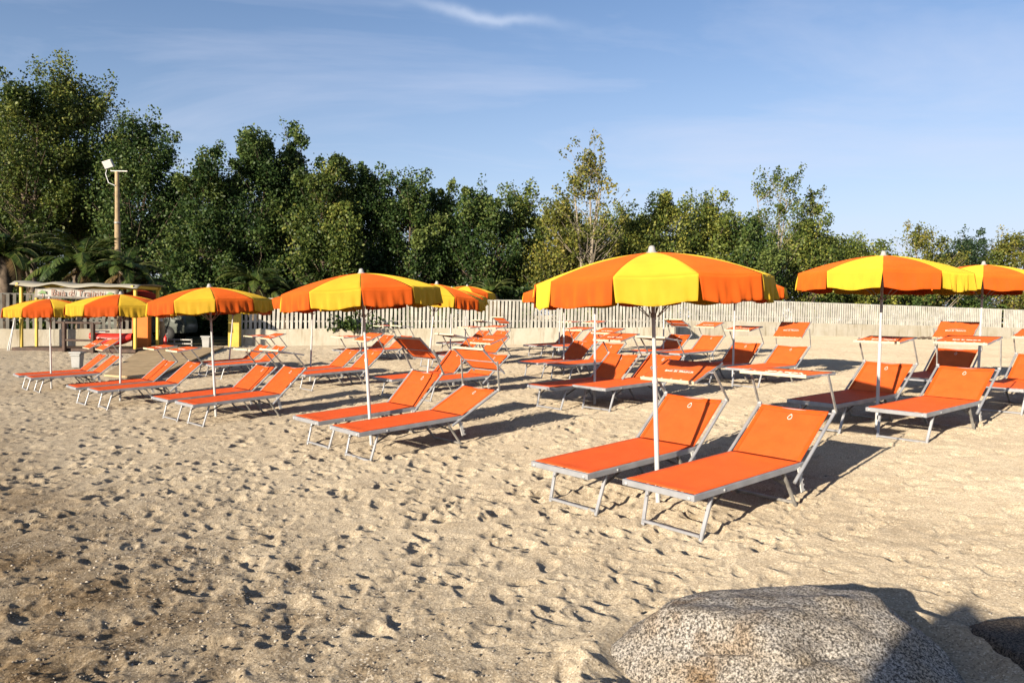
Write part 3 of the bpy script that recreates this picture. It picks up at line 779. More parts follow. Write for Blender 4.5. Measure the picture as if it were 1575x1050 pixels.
def earth():
    m_ = material('leaf_litter', (.075, .06, .038), .95, vscale=3, col2=(.04, .045, .018), bump=.5, bscale=20, spec=.05)
    front = [fpt(-700, 24, 449, 506, 540)] + [fL0, fL1, fM0, fM1, fR0, fR1] + [fpt(2300, 70, 481, 507, 522)]
    rows = []
    for k in range(14):
        off = .12 if k == 0 else .4 * 1.55 ** k; row = []
        for a, b in zip(front[:-1], front[1:]):
            for q in range(12):
                x, y = a[0] + (b[0] - a[0]) * q / 12, a[1] + (b[1] - a[1]) * q / 12 + off; row.append((x * (1 + off / 60), y, gz(x * (1 + off / 60), y) + .03))
        rows.append(row)
    m = MB(); m.grid(rows); o = m.build('ground', m_); tag(o, 'dark leaf covered ground under the trees', 'ground', kind='structure')
earth()
# ------------------------------------------------------------------ gate pillars, hut, sign and what stands there
def on_ground(pxx, D): return gpt(pxx, D)
p = px(218, 535, 28.6); zt = px(218, 470, 28.6).z; b = MB(); zg = gz(p.x, p.y)
b.box((0, 0, (zt - zg) / 2 - .1), (.56, .36, zt - zg + .2)); b.box((0, 0, zt - zg + .03), (.64, .44, .06))
tag(b.build('gate_pillar', M['orange_paint'], None, (p.x, p.y, zg), (0, 0, .1), bevel=.012), 'orange painted gate pillar beside the yellow hut', 'gate pillar')
p = px(361, 532, 30.6); zt = px(361, 462, 30.6).z; zg = gz(p.x, p.y); b = MB()
b.box((0, 0, (zt - zg) / 2 - .1), (.42, .36, zt - zg + .2)); b.box((0, 0, zt - zg + .03), (.5, .44, .06))
tag(b.build('gate_pillar', M['yellow_paint'], None, (p.x, p.y, zg), (0, 0, .1), bevel=.012), 'yellow painted gate pillar at the start of the long fence', 'gate pillar')

def build_hut():
    D0, D1 = 27.0, 28.7
    A = px(33, 530, D0); B = px(208, 528, D0); zg = gz(A.x, A.y)
    root = empty('beach_hut', (A.x, A.y, zg)); w = B.x - A.x; dep = D1 - D0
    zt = px(33, 440, D0).z - zg; ztr = px(205, 444, D0).z - zg
    for x, y, h, t in ((0, 0, zt, .1), (.22, .5, zt - .1, .09), (w, 0, ztr, .1), (w, dep, ztr, .1), (0, dep, zt, .1)):
        m = MB(); m.bar((x, y, -.2), (x, y, h), t, t, (1, 0, 0)); m.build('post', M['yellow_paint'], root)
    for a, b in (((-.18, -.02, zt + .05), (w + .1, -.02, ztr + .05)), ((-.18, dep, zt + .05), (w + .1, dep, ztr + .05)), ((0, -.25, zt + .06), (0, dep + .2, zt + .06)), ((w, -.25, ztr + .06), (w, dep + .2, ztr + .06))):
        m = MB(); m.bar(a, b, .07, .10); m.build('beam', M['yellow_paint'], root)
    P = []
    for i in range(9):
        v = i / 8; row = []
        for j in range(31):
            u = j / 30; x = -.22 + (w + .42) * u
            z = zt + (ztr - zt) * u + .14 + .05 * math.sin(v * math.pi) - .035 * abs(math.sin(u * 9.4)) + .02 * math.sin(u * 23 + v * 3)
            if i == 0: z -= .09 + .03 * math.sin(u * 14)
            row.append((x, -.3 + (dep + .5) * v, z))
        P.append(row)
    m = MB(); m.grid(P); m.build('tarpaulin_roof', M['tarp'], root, thick=.01)
    m = MB(); m.box((w / 2, dep / 2, .04), (w + .3, dep + .6, .12)); m.build('deck', M['dark_wood'], root)
    tag(root, 'open yellow timber beach hut with sagging off white tarpaulin roof', 'hut')
    return root
build_hut()
def build_sign():
    D = 26.85; a = px(53, 444, D); b = px(176, 459, D)
    x0, x1 = a.x, px(182, 450, D).x; zc = (a.z + b.z) / 2; h = .36; w = x1 - x0
    root = empty('sign', (x0 + w / 2, D, zc)); root.rotation_euler = (0, R(.6), 0)
    P = [[(-w / 2 + w * j / 20, .012 * math.sin(j * .9) + .01 * i, -h / 2 + h * i / 4) for j in range(21)] for i in range(5)]
    m = MB(); m.grid(P); bn = m.build('banner', M['banner'], root, thick=.008)
    t = text_mesh('lettering', 'Baia di Trainiti', .315, M['ink'], root, (.06, -.035, .005), (math.pi / 2, 0, 0), .004, 1.0)
    for sx in (-w / 2 + .30, w / 2 - .27):
        l = MB()
        for k in range(9):
            an = R(15 + k * 19); rr = .15 + .02 * (k % 3)
            c0 = Vector((sx, -.03 - .001 * k, -.02)); d = Vector((math.cos(an), 0, math.sin(an) * .8)); n_ = Vector((-d.z, 0, d.x))
            drop = Vector((0, 0, -.06 * abs(math.cos(an))))
            l.add([c0, c0 + d * rr * .5 + n_ * .028, c0 + d * rr + drop, c0 + d * rr * .5 - n_ * .028], [(0, 1, 2, 3)])
        pt = l.build('palm_emblem', M['green_ink'], root, thick=.002)
        l = MB(); l.bar((sx + .01, -.031, -.2), (sx, -.031, -.02), .002, .025, (1, 0, 0)); l.build('trunk', M['ink'], pt)
    tag(root, 'white banner reading Baia di Trainiti hung under the hut roof', 'sign')
build_sign()
# dark timber counter frame in front of the wall
p = on_ground(99, 26.6); q = on_ground(143, 26.6); zt = px(99, 495, 26.6).z - p.z
root = empty('timber_frame', p)
ww = (q - p).x
for x in (0, ww):
    m = MB(); m.bar((x, 0, -.1), (x, 0, zt), .13, .12, (1, 0, 0)); m.build('post', M['dark_wood'], root)
for z, e in ((zt - .02, .28), (zt * .40, -.06)):
    m = MB(); m.bar((-e, .001, z), (ww + e, .001, z), .10, .07); m.build('rail', M['dark_wood'], root)
tag(root, 'dark brown timber frame standing in front of the hut', 'timber frame')
# broom-like white sticks leaning at the hut's left post
p = on_ground(14, 26.7); m = MB(); m.tube([(0, 0, -.05), (.14, .1, 1.15)], .02, 8); m.tube([(-.07, 0, -.05), (.10, .12, 1.0)], .018, 8)
tag(m.build('leaning_poles', M['pole'], None, p), 'thin white poles leaning beside the left hut post', 'poles')
# red folded pedal float under the hut
def float_boat():
    p = on_ground(172, 27.6); root = empty('red_float', (p.x, p.y, p.z + .1))
    P = []
    for i in range(13):
        t = i / 12; x = -.75 + 1.5 * t; r = .26 * math.sin(math.pi * (.12 + .76 * t)) ** .6
        P.append([(x, r * math.cos(2 * math.pi * k / 12), .28 + .85 * r * math.sin(2 * math.pi * k / 12) + .12 * (2 * t - 1) ** 2) for k in range(13)])
    m = MB(); m.grid(P); m.build('hull', M['red_plastic'], root)
    m = MB(); m.box((-.35, 0, .56), (.4, .3, .06)); m.build('seat_pad', M['white_plastic'], root, bevel=.01)
    tag(root, 'red plastic float stored under the hut roof', 'float')
float_boat()
def bin_(px_, D, h, label):
    p = on_ground(px_, D); root = empty('waste_bin', p)
    m = MB(); w = h * .34
    m.add([(-w * .82, -w * .7, 0), (w * .82, -w * .7, 0), (w * .82, w * .7, 0), (-w * .82, w * .7, 0), (-w, -w * .85, h), (w, -w * .85, h), (w, w * .85, h), (-w, w * .85, h)],
          [(3, 2, 1, 0), (4, 5, 6, 7), (0, 1, 5, 4), (1, 2, 6, 5), (2, 3, 7, 6), (3, 0, 4, 7)])
    m.build('bin_body', M['bin'], root, bevel=.02)
    m = MB(); m.box((0, 0, h + .025), (2 * w + .06, 1.7 * w + .06, .05)); m.bar((-w, -w * .95, h - .05), (w, -w * .95, h - .05), .03, .04); m.build('lid', M['bin'], root, bevel=.012)
    tag(root, label, 'bin', 'grey plastic waste bins'); return root
M['bin'] = material('pale_grey_plastic', (.26, .26, .25), .5, var=.08)
bin_(119, 22.6, .42, 'grey plastic bin on the sand behind the farthest front loungers')
bin_(318, 29.0, .44, 'grey plastic bin standing in the gateway')
# things in the gateway: trunk post with notice, extinguisher, crates, car
p = on_ground(249, 29.2); zt = px(246, 485, 29.2).z - p.z; root = empty('gate_post', p)
m = MB(); m.tube([(.06, 0, -.1), (.02, 0, zt * .5), (-.06, 0, zt + .7)], [.10, .095, .085], 10); m.build('trunk_post', M['pale_wood'], root)
m = MB(); m.box((.02, -.11, zt - .12), (.13, .012, .2)); m.build('notice', M['white_print'], root)
tag(root, 'crooked wooden post with a small white notice in the gateway', 'post')
p = on_ground(254.5, 28.9); m = MB(); m.lathe([(0, .0), (.075, 0), (.08, .02), (.08, .36), (.06, .43), (.025, .46), (.025, .52), (0, .52)], 14)
root = m.build('fire_extinguisher', M['red_plastic'], None, p); k = MB(); k.bar((0, 0, .52), (.1, 0, .56), .02, .03); k.tube([(.02, -.03, .5), (.1, -.05, .4), (.09, -.06, .15)], .012, 6); k.build('hose_handle', M['dark_metal'], root)
tag(root, 'red fire extinguisher standing beside the crooked gate post', 'extinguisher')
def barrier():
    a = on_ground(268, 29.4); b = on_ground(295, 29.4); root = empty('low_barrier', a); w = b.x - a.x; h = px(280, 521, 29.4).z - a.z
    for x in (0, w): m = MB(); m.bar((x, 0, -.05), (x, 0, h), .05, .05, (1, 0, 0)); m.build('post', M['alu_dull'], root)
    m = MB(); m.bar((-.3, -.035, h - .03), (w, -.035, h - .03), .03, .05); m.bar((-.3, -.035, h * .45), (w, -.035, h * .45), .03, .05); m.build('rail', M['alu_dull'], root)
    tag(root, 'low grey metal barrier across the gateway', 'barrier')
barrier()
def car():
    c = px(262, 520, 33.0); z = gz(c.x, c.y); root = empty('parked_car', (c.x - 1.3, 33.4, z), (0, 0, R(4)))
    # side profile (x forward to the right, z up) lofted across the width
    prof = [(-2.0, .35), (-2.02, .75), (-1.9, .95), (-1.35, 1.05), (-.7, 1.45), (-.1, 1.56), (.9, 1.54), (1.55, 1.35), (1.95, .98), (2.02, .62), (1.98, .35)]
    secs = []
    for yy, k in ((-.82, .90), (-.80, .97), (-.6, 1.0), (.6, 1.0), (.80, .97), (.82, .90)):
        secs.append([(x * (.985 if k < 1 else 1), yy * (1 if zz < 1 else (1 - .22 * (zz - 1) / .55)), .35 + (zz - .35) * k) for x, zz in prof])
    m = MB(); m.grid(secs, True); m.add(secs[0], [tuple(range(len(prof)))]); m.add(secs[-1], [tuple(range(len(prof) - 1, -1, -1))]); m.build('body', M['car_paint'], root)
    for q in ([(-1.15, 1.08), (-.62, 1.40), (-.05, 1.48), (-.05, 1.05)], [(.05, 1.05), (.05, 1.48), (.85, 1.46), (1.45, 1.28), (1.55, 1.05)]):
        m = MB(); m.add([(x, -.845 + .16 * max(0, zz - 1) / .55, .35 + (zz - .35) * .97) for x, zz in q], [tuple(range(len(q)))]); m.build('side_window', M['glass'], root, thick=.02)
    for x in (-1.25, 1.25):
        for y in (-.74, .74):
            wh = MB(); wh.lathe([(.0, -.1), (.2, -.1), (.31, -.09), (.33, -.05), (.33, .05), (.31, .09), (.2, .1), (0, .1)], 20); wo = wh.build('wheel', M['tyre'], root, (x, y, .33), (math.pi / 2, 0, 0))
            rm = MB(); rm.lathe([(0, .105), (.17, .108), (.19, .1)], 16); rm.lathe([(0, -.105), (.17, -.108), (.19, -.1)], 16); rm.build('rim', M['hubcap'], wo)
    tag(root, 'dark grey green car parked in shade behind the gateway', 'car')
car()
# sandy board path from the gate
def path():
    a0 = px(222, 538, 28.2); a1 = px(345, 535, 29.5); b0 = gpt(160, 20.6); b1 = gpt(232, 19.8); rows = []
    for i in range(16):
        t = i / 15; l = Vector((a0.x, a0.y, 0)).lerp(Vector((b0.x, b0.y, 0)), t); r = Vector((a1.x, a1.y, 0)).lerp(Vector((b1.x, b1.y, 0)), t)
        rows.append([(l.lerp(r, j / 8).x, l.lerp(r, j / 8).y, gz(l.lerp(r, j / 8).x, l.lerp(r, j / 8).y) + .045) for j in range(9)])
    m = MB(); m.grid(rows, False); o = m.build('path', M['boards'], thick=.05); tag(o, 'flat sandy walkway leading down from the gate', 'path', kind='structure')
path()
# collapsed dark red parasol canopy seen behind the fourth front parasol
p = on_ground(216, 29.6); root = empty('closed_parasol', p); m = MB(); m.tube([(0, 0, -.1), (0, 0, 2.1)], .02, 10); m.build('pole', M['pole'], root)
P = []
for i in range(9):
    t = i / 8; row = []
    for k in range(33):
        a = 2 * math.pi * k / 32; r = (.05 + .95 * t ** .8) * (1 + .03 * math.cos(8 * a)) * .9; row.append((r * math.cos(a), r * math.sin(a), 2.12 - .42 * t ** 1.6))
    P.append(row)
m = MB(); m.grid(P); m.build('canopy', M['red_cloth'], root, thick=.004)
root.name = 'red_parasol'; tag(root, 'dark red parasol half hidden behind the orange gate pillar', 'parasol')

# floodlight on a timber pole
def floodlight():
    D = 31.5; top = px(180, 264, D); g_ = gpt(182, D); root = empty('floodlight_pole', g_)
    h = top.z - g_.z; dx = top.x - g_.x
    m = MB(); m.tube([(0, 0, -.3), (dx * .5, 0, h * .5), (dx * .72, 0, h * .72)], [.125, .115, .11], 14); m.build('timber_pole', M['pale_wood'], root)
    m = MB(); m.tube([(dx * .72, 0, h * .70), (dx, 0, h)], [.092, .082], 12); m.build('pole_extension', M['pale_wood'], root)
    m = MB(); m.lathe([(.118, -.04), (.122, -.04), (.122, .04), (.118, .04)], 14, (dx * .72, 0, h * .70)); m.build('pole_collar', M['alu_dull'], root)
    m = MB(); m.bar((dx - .25, 0, h + .02), (dx + .42, 0, h + .02), .05, .05); m.build('cross_arm', M['alu_dull'], root)
    lamp = MB(); rot = Matrix.Rotation(R(-18), 3, 'Y') @ Matrix.Rotation(R(20), 3, 'X')
    lamp.box((0, 0, 0), (.38, .14, .32), rot); hd = lamp.build('lamp_head', M['alu_dull'], root, (dx - .32, -.06, h + .28), bevel=.02)
    gl = MB(); gl.box(rot @ Vector((0, -.075, 0)), (.33, .012, .27), rot); gl.build('lamp_glass', M['glass_lamp'], hd)
    m = MB(); m.tube([(dx - .40, .0, h + .1), (dx - .46, 0, h - .1), (dx - .34, 0, h - .45), (dx - .02, -.1, h - .58)], .018, 6); m.build('cable', M['alu'], root)
    tag(root, 'tall wooden pole topped by a single white floodlight', 'floodlight')
floodlight()
# dark driftwood lying by the right wall
p = gpt(1437, 40.0); m = MB()
for k in range(7): m.tube([(-.9 + .3 * k, random.uniform(-.1, .1), .03), (-.6 + .3 * k, random.uniform(-.1, .1), .10), (-.35 + .3 * k, random.uniform(-.2, .2), .05)], [.05, .06, .02], 6)
tag(m.build('driftwood', M['bark'], None, p), 'dark tangle of driftwood at the foot of the right wall', 'driftwood')

# ------------------------------------------------------------------ foliage
def leaf_quads(C, size, rg, flat=.0):
    """kite shaped leaves at centres C"""
    n = len(C); a = rg.normal(size=(n, 3)); a /= np.linalg.norm(a, axis=1)[:, None]
    b = rg.normal(size=(n, 3)); b -= a * (a * b).sum(1)[:, None]; b /= np.linalg.norm(b, axis=1)[:, None]
    s = size * rg.uniform(.6, 1.3, n)[:, None]
    V = np.stack([C - a * s * .6, C + b * s * .42 - a * s * .05, C + a * s * .6, C - b * s * .42 - a * s * .05], 1).reshape(-1, 3)
    return V, np.arange(n * 4).reshape(-1, 4)
def leaves_obj(name, C, tint, size, mat, parent, rg):
    V, Q = leaf_quads(C, size, rg)
    me = np_mesh(name, V, Q, mat, False, {'tint': np.repeat(tint, 4)})
    o = bpy.data.objects.new(name, me); COL.objects.link(o); o.parent = parent
    return o
def make_tree(name, base, top_z, crown_bot, rx, mat, n_leaves, leaf, seed, label, cat='tree', group=None, n_clump=70, clump_r=.16, bark='bark', shape=2.2, upright=.5, cut=.0, stems=1, trunk_r=None, sprigs=15):
    """trunk with limbs to leaf clumps spread through an uneven crown"""
    rg = np.random.default_rng(seed); root = empty(name, base); H = top_z - base.z; cb = crown_bot - base.z; ch = H - cb
    ch -= rx * clump_r * 1.6
    # clump centres
    cl = []
    lob = rg.uniform(.72, 1.12, 9); lp = rg.uniform(0, 6.28)
    while len(cl) < n_clump:
        u = rg.uniform(0, 1); a = rg.uniform(0, 2 * math.pi)
        pr = (math.sin(math.pi * min(.999, u ** .75)) ** .6) if shape > 2 else (1 - u) ** .6 * (1 if u > .1 else .7)
        l = lob[int((a + lp) / 6.2832 * 9) % 9] * lob[int(u * 8.99)]
        r = rx * pr * l * math.sqrt(rg.uniform(.22, 1))
        z = cb + ch * (.02 + .93 * u) * (.93 + .07 * l)
        cl.append((r * math.cos(a), r * math.sin(a), z))
    for k in range(sprigs):      # sprays that stick out of the outline
        a = rg.uniform(0, 2 * math.pi); r = rx * rg.uniform(.1, .75); cl.append((r * math.cos(a), r * math.sin(a), cb + ch * rg.uniform(.88, 1.12) * (1 - .25 * (r / rx) ** 2)))
    cl = np.array(cl)
    # limbs
    t = MB(); tr = trunk_r or max(.06, H * .014)
    tops = []
    for s in range(stems):
        off = Vector((rg.normal() * .25 * (stems > 1), rg.normal() * .25 * (stems > 1), 0)); le = Vector((np.clip(rg.normal(), -1.3, 1.3) * .045 * H, np.clip(rg.normal(), -1.3, 1.3) * .04 * H, 0)) if stems == 1 else Vector((rx * .42 * ((s + .5) / stems * 2 - 1) + rg.normal() * .1, rg.normal() * .3, 0))
        pts = [off + le * (q ** 1.4) + Vector((0, 0, H * .80 * q - .2)) for q in np.linspace(0, 1, 7)]
        t.tube(pts, [tr * (1 - .78 * q) for q in np.linspace(0, 1, 7)], 8); tops.append(pts)
    ends = []
    for k, c in enumerate(cl):
        pts = tops[k % stems]; zq = min(max((c[2] - np.hypot(c[0], c[1]) * .9) / (H * .8), .08), .97); f = zq * 6; i = int(min(f, 5)); s0 = pts[i].lerp(pts[i + 1], f - i)
        e = Vector(c); ends.append(tuple(s0)); mid = s0.lerp(e, .5) + Vector((rg.normal() * .12, rg.normal() * .12, -.12 * (e - s0).length * (1 - upright)))
        r0 = max(.012, tr * (1 - zq) * .42); t.tube([s0, mid, e], [r0, r0 * .6, .008], 5, False)
    t.build('trunk', M[bark], root)
    # leaves around the clumps
    per = rg.multinomial(n_leaves, rg.dirichlet(np.full(len(cl), 1.5)))
    C = []; T = []
    ctint = np.clip(rg.normal(.42, .22, len(cl)), 0, 1)
    for ci, ((x, y, z), k, ct, (sx, sy, sz)) in enumerate(zip(cl, per, ctint, ends)):
        sig = rx * clump_r * rg.uniform(.55, 1.5)
        if ci >= n_clump: sig *= .62; k = int(k * .5)
        d = rg.normal(size=(k, 3)); d *= (rg.uniform(0, 1, k) ** .45 * 1.9 / np.linalg.norm(d, axis=1))[:, None]
        q = rg.uniform(0, 1, k) ** .8                        # leaves run back along the limb from its tip
        ln = min(1, 1.5 * sig / max(.1, math.dist((x, y, z), (sx, sy, sz)))) 
        wd = np.interp(q, [0, .12, .5, 1], [.25, .75, 1.0, .7])[:, None]
        ctr = np.array((x, y, z)) + np.array((0, 0, sig * .6)) + (np.array((sx, sy, sz)) - (x, y, z)) * (q * ln)[:, None] - np.array((0, 0, 1.0 * sig)) * q[:, None]
        C.append(d * sig * wd * np.array((1, 1, .85)) + ctr); T.append(np.clip(ct + rg.normal(0, .2, k), 0, 1))
    leaves_obj('crown', np.concatenate(C), np.concatenate(T), leaf, M[mat], root, rg)
    tag(root, label, cat, group)
    return root

def tree_px(name, x, ytop, ybot, hw, D, mat, seed, label, dens=1.0, leaf=.135, **kw):
    if x > 1000: D = max(D, 42 + (x - 1040) * .0232 + 2.6 + .6 * (seed % 4))      # stands beyond the right fence
    b = gpt(x, D); top = px(x, ytop, D).z; bot = px(x, ybot, D).z; rx = hw * D / F
    n = int(dens * 2 * hw * max(60, ybot - ytop) * .74)
    return make_tree(name, b, top, bot, rx, mat, n, leaf, seed, label, **kw)

GT = 'trees in the wood behind the fence'
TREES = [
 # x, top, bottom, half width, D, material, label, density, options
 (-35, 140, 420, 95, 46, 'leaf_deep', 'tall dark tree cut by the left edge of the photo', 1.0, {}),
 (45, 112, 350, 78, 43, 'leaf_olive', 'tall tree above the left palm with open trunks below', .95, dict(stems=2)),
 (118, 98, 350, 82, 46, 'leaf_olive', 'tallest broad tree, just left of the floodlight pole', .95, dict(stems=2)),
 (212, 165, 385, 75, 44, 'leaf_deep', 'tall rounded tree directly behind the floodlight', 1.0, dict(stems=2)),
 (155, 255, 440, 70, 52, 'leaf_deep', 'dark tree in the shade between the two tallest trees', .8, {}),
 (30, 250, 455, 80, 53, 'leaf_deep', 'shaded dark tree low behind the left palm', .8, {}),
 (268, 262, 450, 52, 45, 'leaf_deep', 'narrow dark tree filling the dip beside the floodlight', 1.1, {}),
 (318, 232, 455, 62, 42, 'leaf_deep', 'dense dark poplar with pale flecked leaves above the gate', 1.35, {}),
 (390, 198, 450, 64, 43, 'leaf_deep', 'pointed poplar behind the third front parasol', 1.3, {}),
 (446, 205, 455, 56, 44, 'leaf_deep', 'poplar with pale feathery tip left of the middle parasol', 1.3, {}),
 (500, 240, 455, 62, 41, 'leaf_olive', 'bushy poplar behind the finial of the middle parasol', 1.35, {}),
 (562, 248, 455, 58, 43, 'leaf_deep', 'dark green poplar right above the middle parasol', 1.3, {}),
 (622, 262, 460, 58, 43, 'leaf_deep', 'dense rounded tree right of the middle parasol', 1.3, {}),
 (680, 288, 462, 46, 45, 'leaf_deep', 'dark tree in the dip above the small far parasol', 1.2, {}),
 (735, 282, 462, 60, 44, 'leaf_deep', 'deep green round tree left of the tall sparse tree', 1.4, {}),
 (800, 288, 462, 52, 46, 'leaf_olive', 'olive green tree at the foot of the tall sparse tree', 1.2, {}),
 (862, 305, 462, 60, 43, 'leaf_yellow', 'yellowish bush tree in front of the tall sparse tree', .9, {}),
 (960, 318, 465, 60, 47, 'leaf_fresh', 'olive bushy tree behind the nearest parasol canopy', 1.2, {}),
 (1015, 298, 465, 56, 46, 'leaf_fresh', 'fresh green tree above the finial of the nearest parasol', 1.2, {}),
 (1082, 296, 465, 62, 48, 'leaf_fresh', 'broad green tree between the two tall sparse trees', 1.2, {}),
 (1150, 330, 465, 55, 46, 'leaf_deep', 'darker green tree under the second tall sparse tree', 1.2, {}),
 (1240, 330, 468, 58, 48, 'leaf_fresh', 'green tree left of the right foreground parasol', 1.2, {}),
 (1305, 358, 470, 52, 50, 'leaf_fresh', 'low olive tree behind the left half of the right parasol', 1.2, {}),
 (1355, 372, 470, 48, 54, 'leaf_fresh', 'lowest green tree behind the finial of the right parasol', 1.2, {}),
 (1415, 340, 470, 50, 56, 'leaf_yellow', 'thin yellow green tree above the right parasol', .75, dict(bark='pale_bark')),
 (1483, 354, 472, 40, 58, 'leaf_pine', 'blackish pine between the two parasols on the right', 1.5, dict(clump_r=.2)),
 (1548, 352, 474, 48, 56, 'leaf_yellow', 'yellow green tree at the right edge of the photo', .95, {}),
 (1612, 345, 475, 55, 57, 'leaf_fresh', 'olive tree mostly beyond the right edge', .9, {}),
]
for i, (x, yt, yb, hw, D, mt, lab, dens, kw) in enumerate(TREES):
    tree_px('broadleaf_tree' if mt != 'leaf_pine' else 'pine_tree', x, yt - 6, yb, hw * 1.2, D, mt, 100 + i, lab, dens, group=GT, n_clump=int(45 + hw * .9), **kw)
BACK = [(70, 300, 60), (175, 320, 55), (255, 300, 50), (350, 262, 55), (420, 252, 50), (475, 268, 50), (530, 285, 50), (595, 292, 50), (652, 306, 50), (708, 316, 45), (770, 312, 50), (835, 318, 50), (910, 322, 50), (985, 322, 50), (1050, 320, 50), (1118, 326, 50), (1200, 336, 50), (1275, 352, 45), (1330, 378, 42), (1385, 384, 40), (1450, 376, 40), (1515, 378, 40)]
for i, (x, yt, hw) in enumerate(BACK):
    tree_px('broadleaf_tree', x, yt, 455, hw * 1.25, (55 if x < 1000 else 58) + i % 3, 'leaf_fresh' if x > 760 else 'leaf_olive' if i % 2 else 'leaf_deep', 600 + i, 'broadleaf tree farther back, glimpsed between the crowns of the front trees', 1.0, group='far trees glimpsed behind the front row', n_clump=60)
# the two tall open trees with pale limbs showing
tree_px('slender_tree', 900, 208, 400, 82, 41, 'leaf_yellow', 301, 'tall sparse tree with pale bare limbs above the nearest parasol', .22, .13, n_clump=95, clump_r=.09, bark='pale_bark', stems=4, trunk_r=.11, upright=.8, sprigs=14)
tree_px('slender_tree', 1188, 246, 430, 66, 44, 'leaf_olive', 302, 'sparse tall tree with wispy top left of the right parasol', .42, .13, n_clump=85, clump_r=.10, bark='pale_bark', stems=3, trunk_r=.09, upright=.8, sprigs=12)
tree_px('slender_tree', 1248, 292, 440, 40, 45, 'leaf_olive', 303, 'small wispy tree right of the second sparse tree', .45, .13, n_clump=50, clump_r=.12, bark='pale_bark', stems=2, trunk_r=.06, upright=.8)

# understorey shrubs along the back of the fence
SH = [(-20, 430, 34), (300, 425, 37), (420, 415, 36), (480, 425, 38), (540, 420, 37), (610, 425, 38), (670, 430, 39), (740, 425, 40), (800, 430, 40), (880, 425, 41), (950, 430, 43), (1020, 430, 45), (1100, 432, 47), (1180, 430, 48), (1250, 438, 50), (1330, 440, 52), (1410, 445, 54), (1490, 448, 56), (1570, 450, 57)]
for i, (x, yt, D) in enumerate(SH):
    tree_px('shrub', x, yt, 505, 44, D, 'leaf_deep' if i % 3 else 'leaf_olive', 400 + i, 'dark leafy shrub low behind the picket fence, among similar shrubs', 1.0, .15, cat='shrub', group='shrubs along the back of the fence', n_clump=34, clump_r=.22, sprigs=4)

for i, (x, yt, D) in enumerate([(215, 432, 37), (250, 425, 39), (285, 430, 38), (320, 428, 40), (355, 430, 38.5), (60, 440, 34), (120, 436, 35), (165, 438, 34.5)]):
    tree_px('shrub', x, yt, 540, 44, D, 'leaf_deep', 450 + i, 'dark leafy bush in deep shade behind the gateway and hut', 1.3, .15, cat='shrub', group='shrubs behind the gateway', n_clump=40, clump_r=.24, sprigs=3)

# oleander pushing through the long fence
rg = np.random.default_rng(77); root = empty('oleander', gpt(535, 32.2)); zt = px(535, 483, 32.3).z - root.location.z
st = MB(); C = []
for k in range(26):
    x = rg.normal() * .75; top = Vector((x, -.05 - rg.uniform(0, .2), zt * rg.uniform(.45, 1.0))); st.tube([(x * .6, .12, zt * .2), (x * .8, .02, zt * .6), top], [.012, .009, .004], 5)
    for q in range(26): C.append(Vector((x * .8, .02, zt * .55)).lerp(top, rg.uniform(0, 1.1)) + Vector(rg.normal(size=3) * .07))
st.build('stem', M['bark'], root); leaves_obj('foliage', np.array(C), rg.uniform(0, .8, len(C)), .13, M['leaf_deep'], root, rg)
tag(root, 'leafy oleander pushing through the pickets behind the middle parasol', 'plant')

# palms
def palm(x, ybase_crown, D, L_, nf, seed, label, trunk=True, dry=4, group='palms by the fence'):
    rg = np.random.default_rng(seed); b = gpt(x, D); hz = px(x, ybase_crown, D).z - b.z; root = empty('palm_tree', b)
    if trunk and hz > .3:
        t = MB(); n = int(hz / .16) + 2
        t.tube([(0.02 * math.sin(q), 0, -.2 + (hz + .2) * q / n) for q in range(n + 1)], [.24 + .035 * (q % 2) for q in range(n + 1)], 12); t.build('trunk', M['bark'], root)
    VS = []; QS = []; TS = []; n0 = 0; rb = MB()
    def fronds(count, dryf):
        nonlocal n0
        for k in range(count):
            a = rg.uniform(0, 6.28); el = rg.uniform(-.6, .1) if dryf else rg.uniform(.15, 1.35); ln = L_ * rg.uniform(.75, 1.1)
            dr = rg.uniform(.9, 1.5); pts = []; p = np.array((0, 0, hz)); e = el
            for q in range(15):
                pts.append(p.copy()); p = p + ln / 14 * np.array((math.cos(a) * math.cos(e), math.sin(a) * math.cos(e), math.sin(e))); e -= dr / 14 * (1 + q * .06)
            pts = np.array(pts); rb.tube([Vector(q) for q in pts], [.022 * (1 - .8 * i / 14) for i in range(15)], 4, False)
            side = np.array((-math.sin(a), math.cos(a), 0)); tn = rg.uniform(.2, .7)
            for q in np.linspace(1.2, 13.9, 52):
                i = int(min(q, 13)); f = q - i; c = pts[i] * (1 - f) + pts[i + 1] * f; d = pts[i + 1] - pts[i]; d = d / np.linalg.norm(d); up = np.cross(side, d)
                ll = .30 * L_ / 2.2 * math.sin(math.pi * min(.97, .12 + .86 * q / 14)) ** .7 * 1.35
                for sg in (-1, 1):
                    dv = side * sg * .75 + d * .62 + np.array((0, 0, -1)) * rg.uniform(.05, .35) + up * .2 * 1; dv = dv / np.linalg.norm(dv); wv = d * .030 * L_ / 2 + up * .012
                    VS.extend([c - wv, c + dv * ll * .5 - wv * 1.1, c + dv * ll, c + dv * ll * .45 + wv * 1.1]); QS.append((n0, n0 + 1, n0 + 2, n0 + 3)); n0 += 4; TS.extend([np.clip(tn + rg.normal() * .12, 0, 1)] * 4)
    fronds(nf, False)
    me = np_mesh('fronds', np.array(VS), np.array(QS), M['palm_leaf'], False, {'tint': np.array(TS)}); o = bpy.data.objects.new('fronds', me); COL.objects.link(o); o.parent = root
    if dry:
        VS.clear(); QS.clear(); TS.clear(); n0 = 0; fronds(dry, True)
        me = np_mesh('dry_fronds', np.array(VS), np.array(QS), M['dry_palm'], False, {'tint': np.array(TS)}); o = bpy.data.objects.new('dry_fronds', me); COL.objects.link(o); o.parent = root
    rb.build('rachis', M['rachis'], root)
    tag(root, label, 'palm', group)
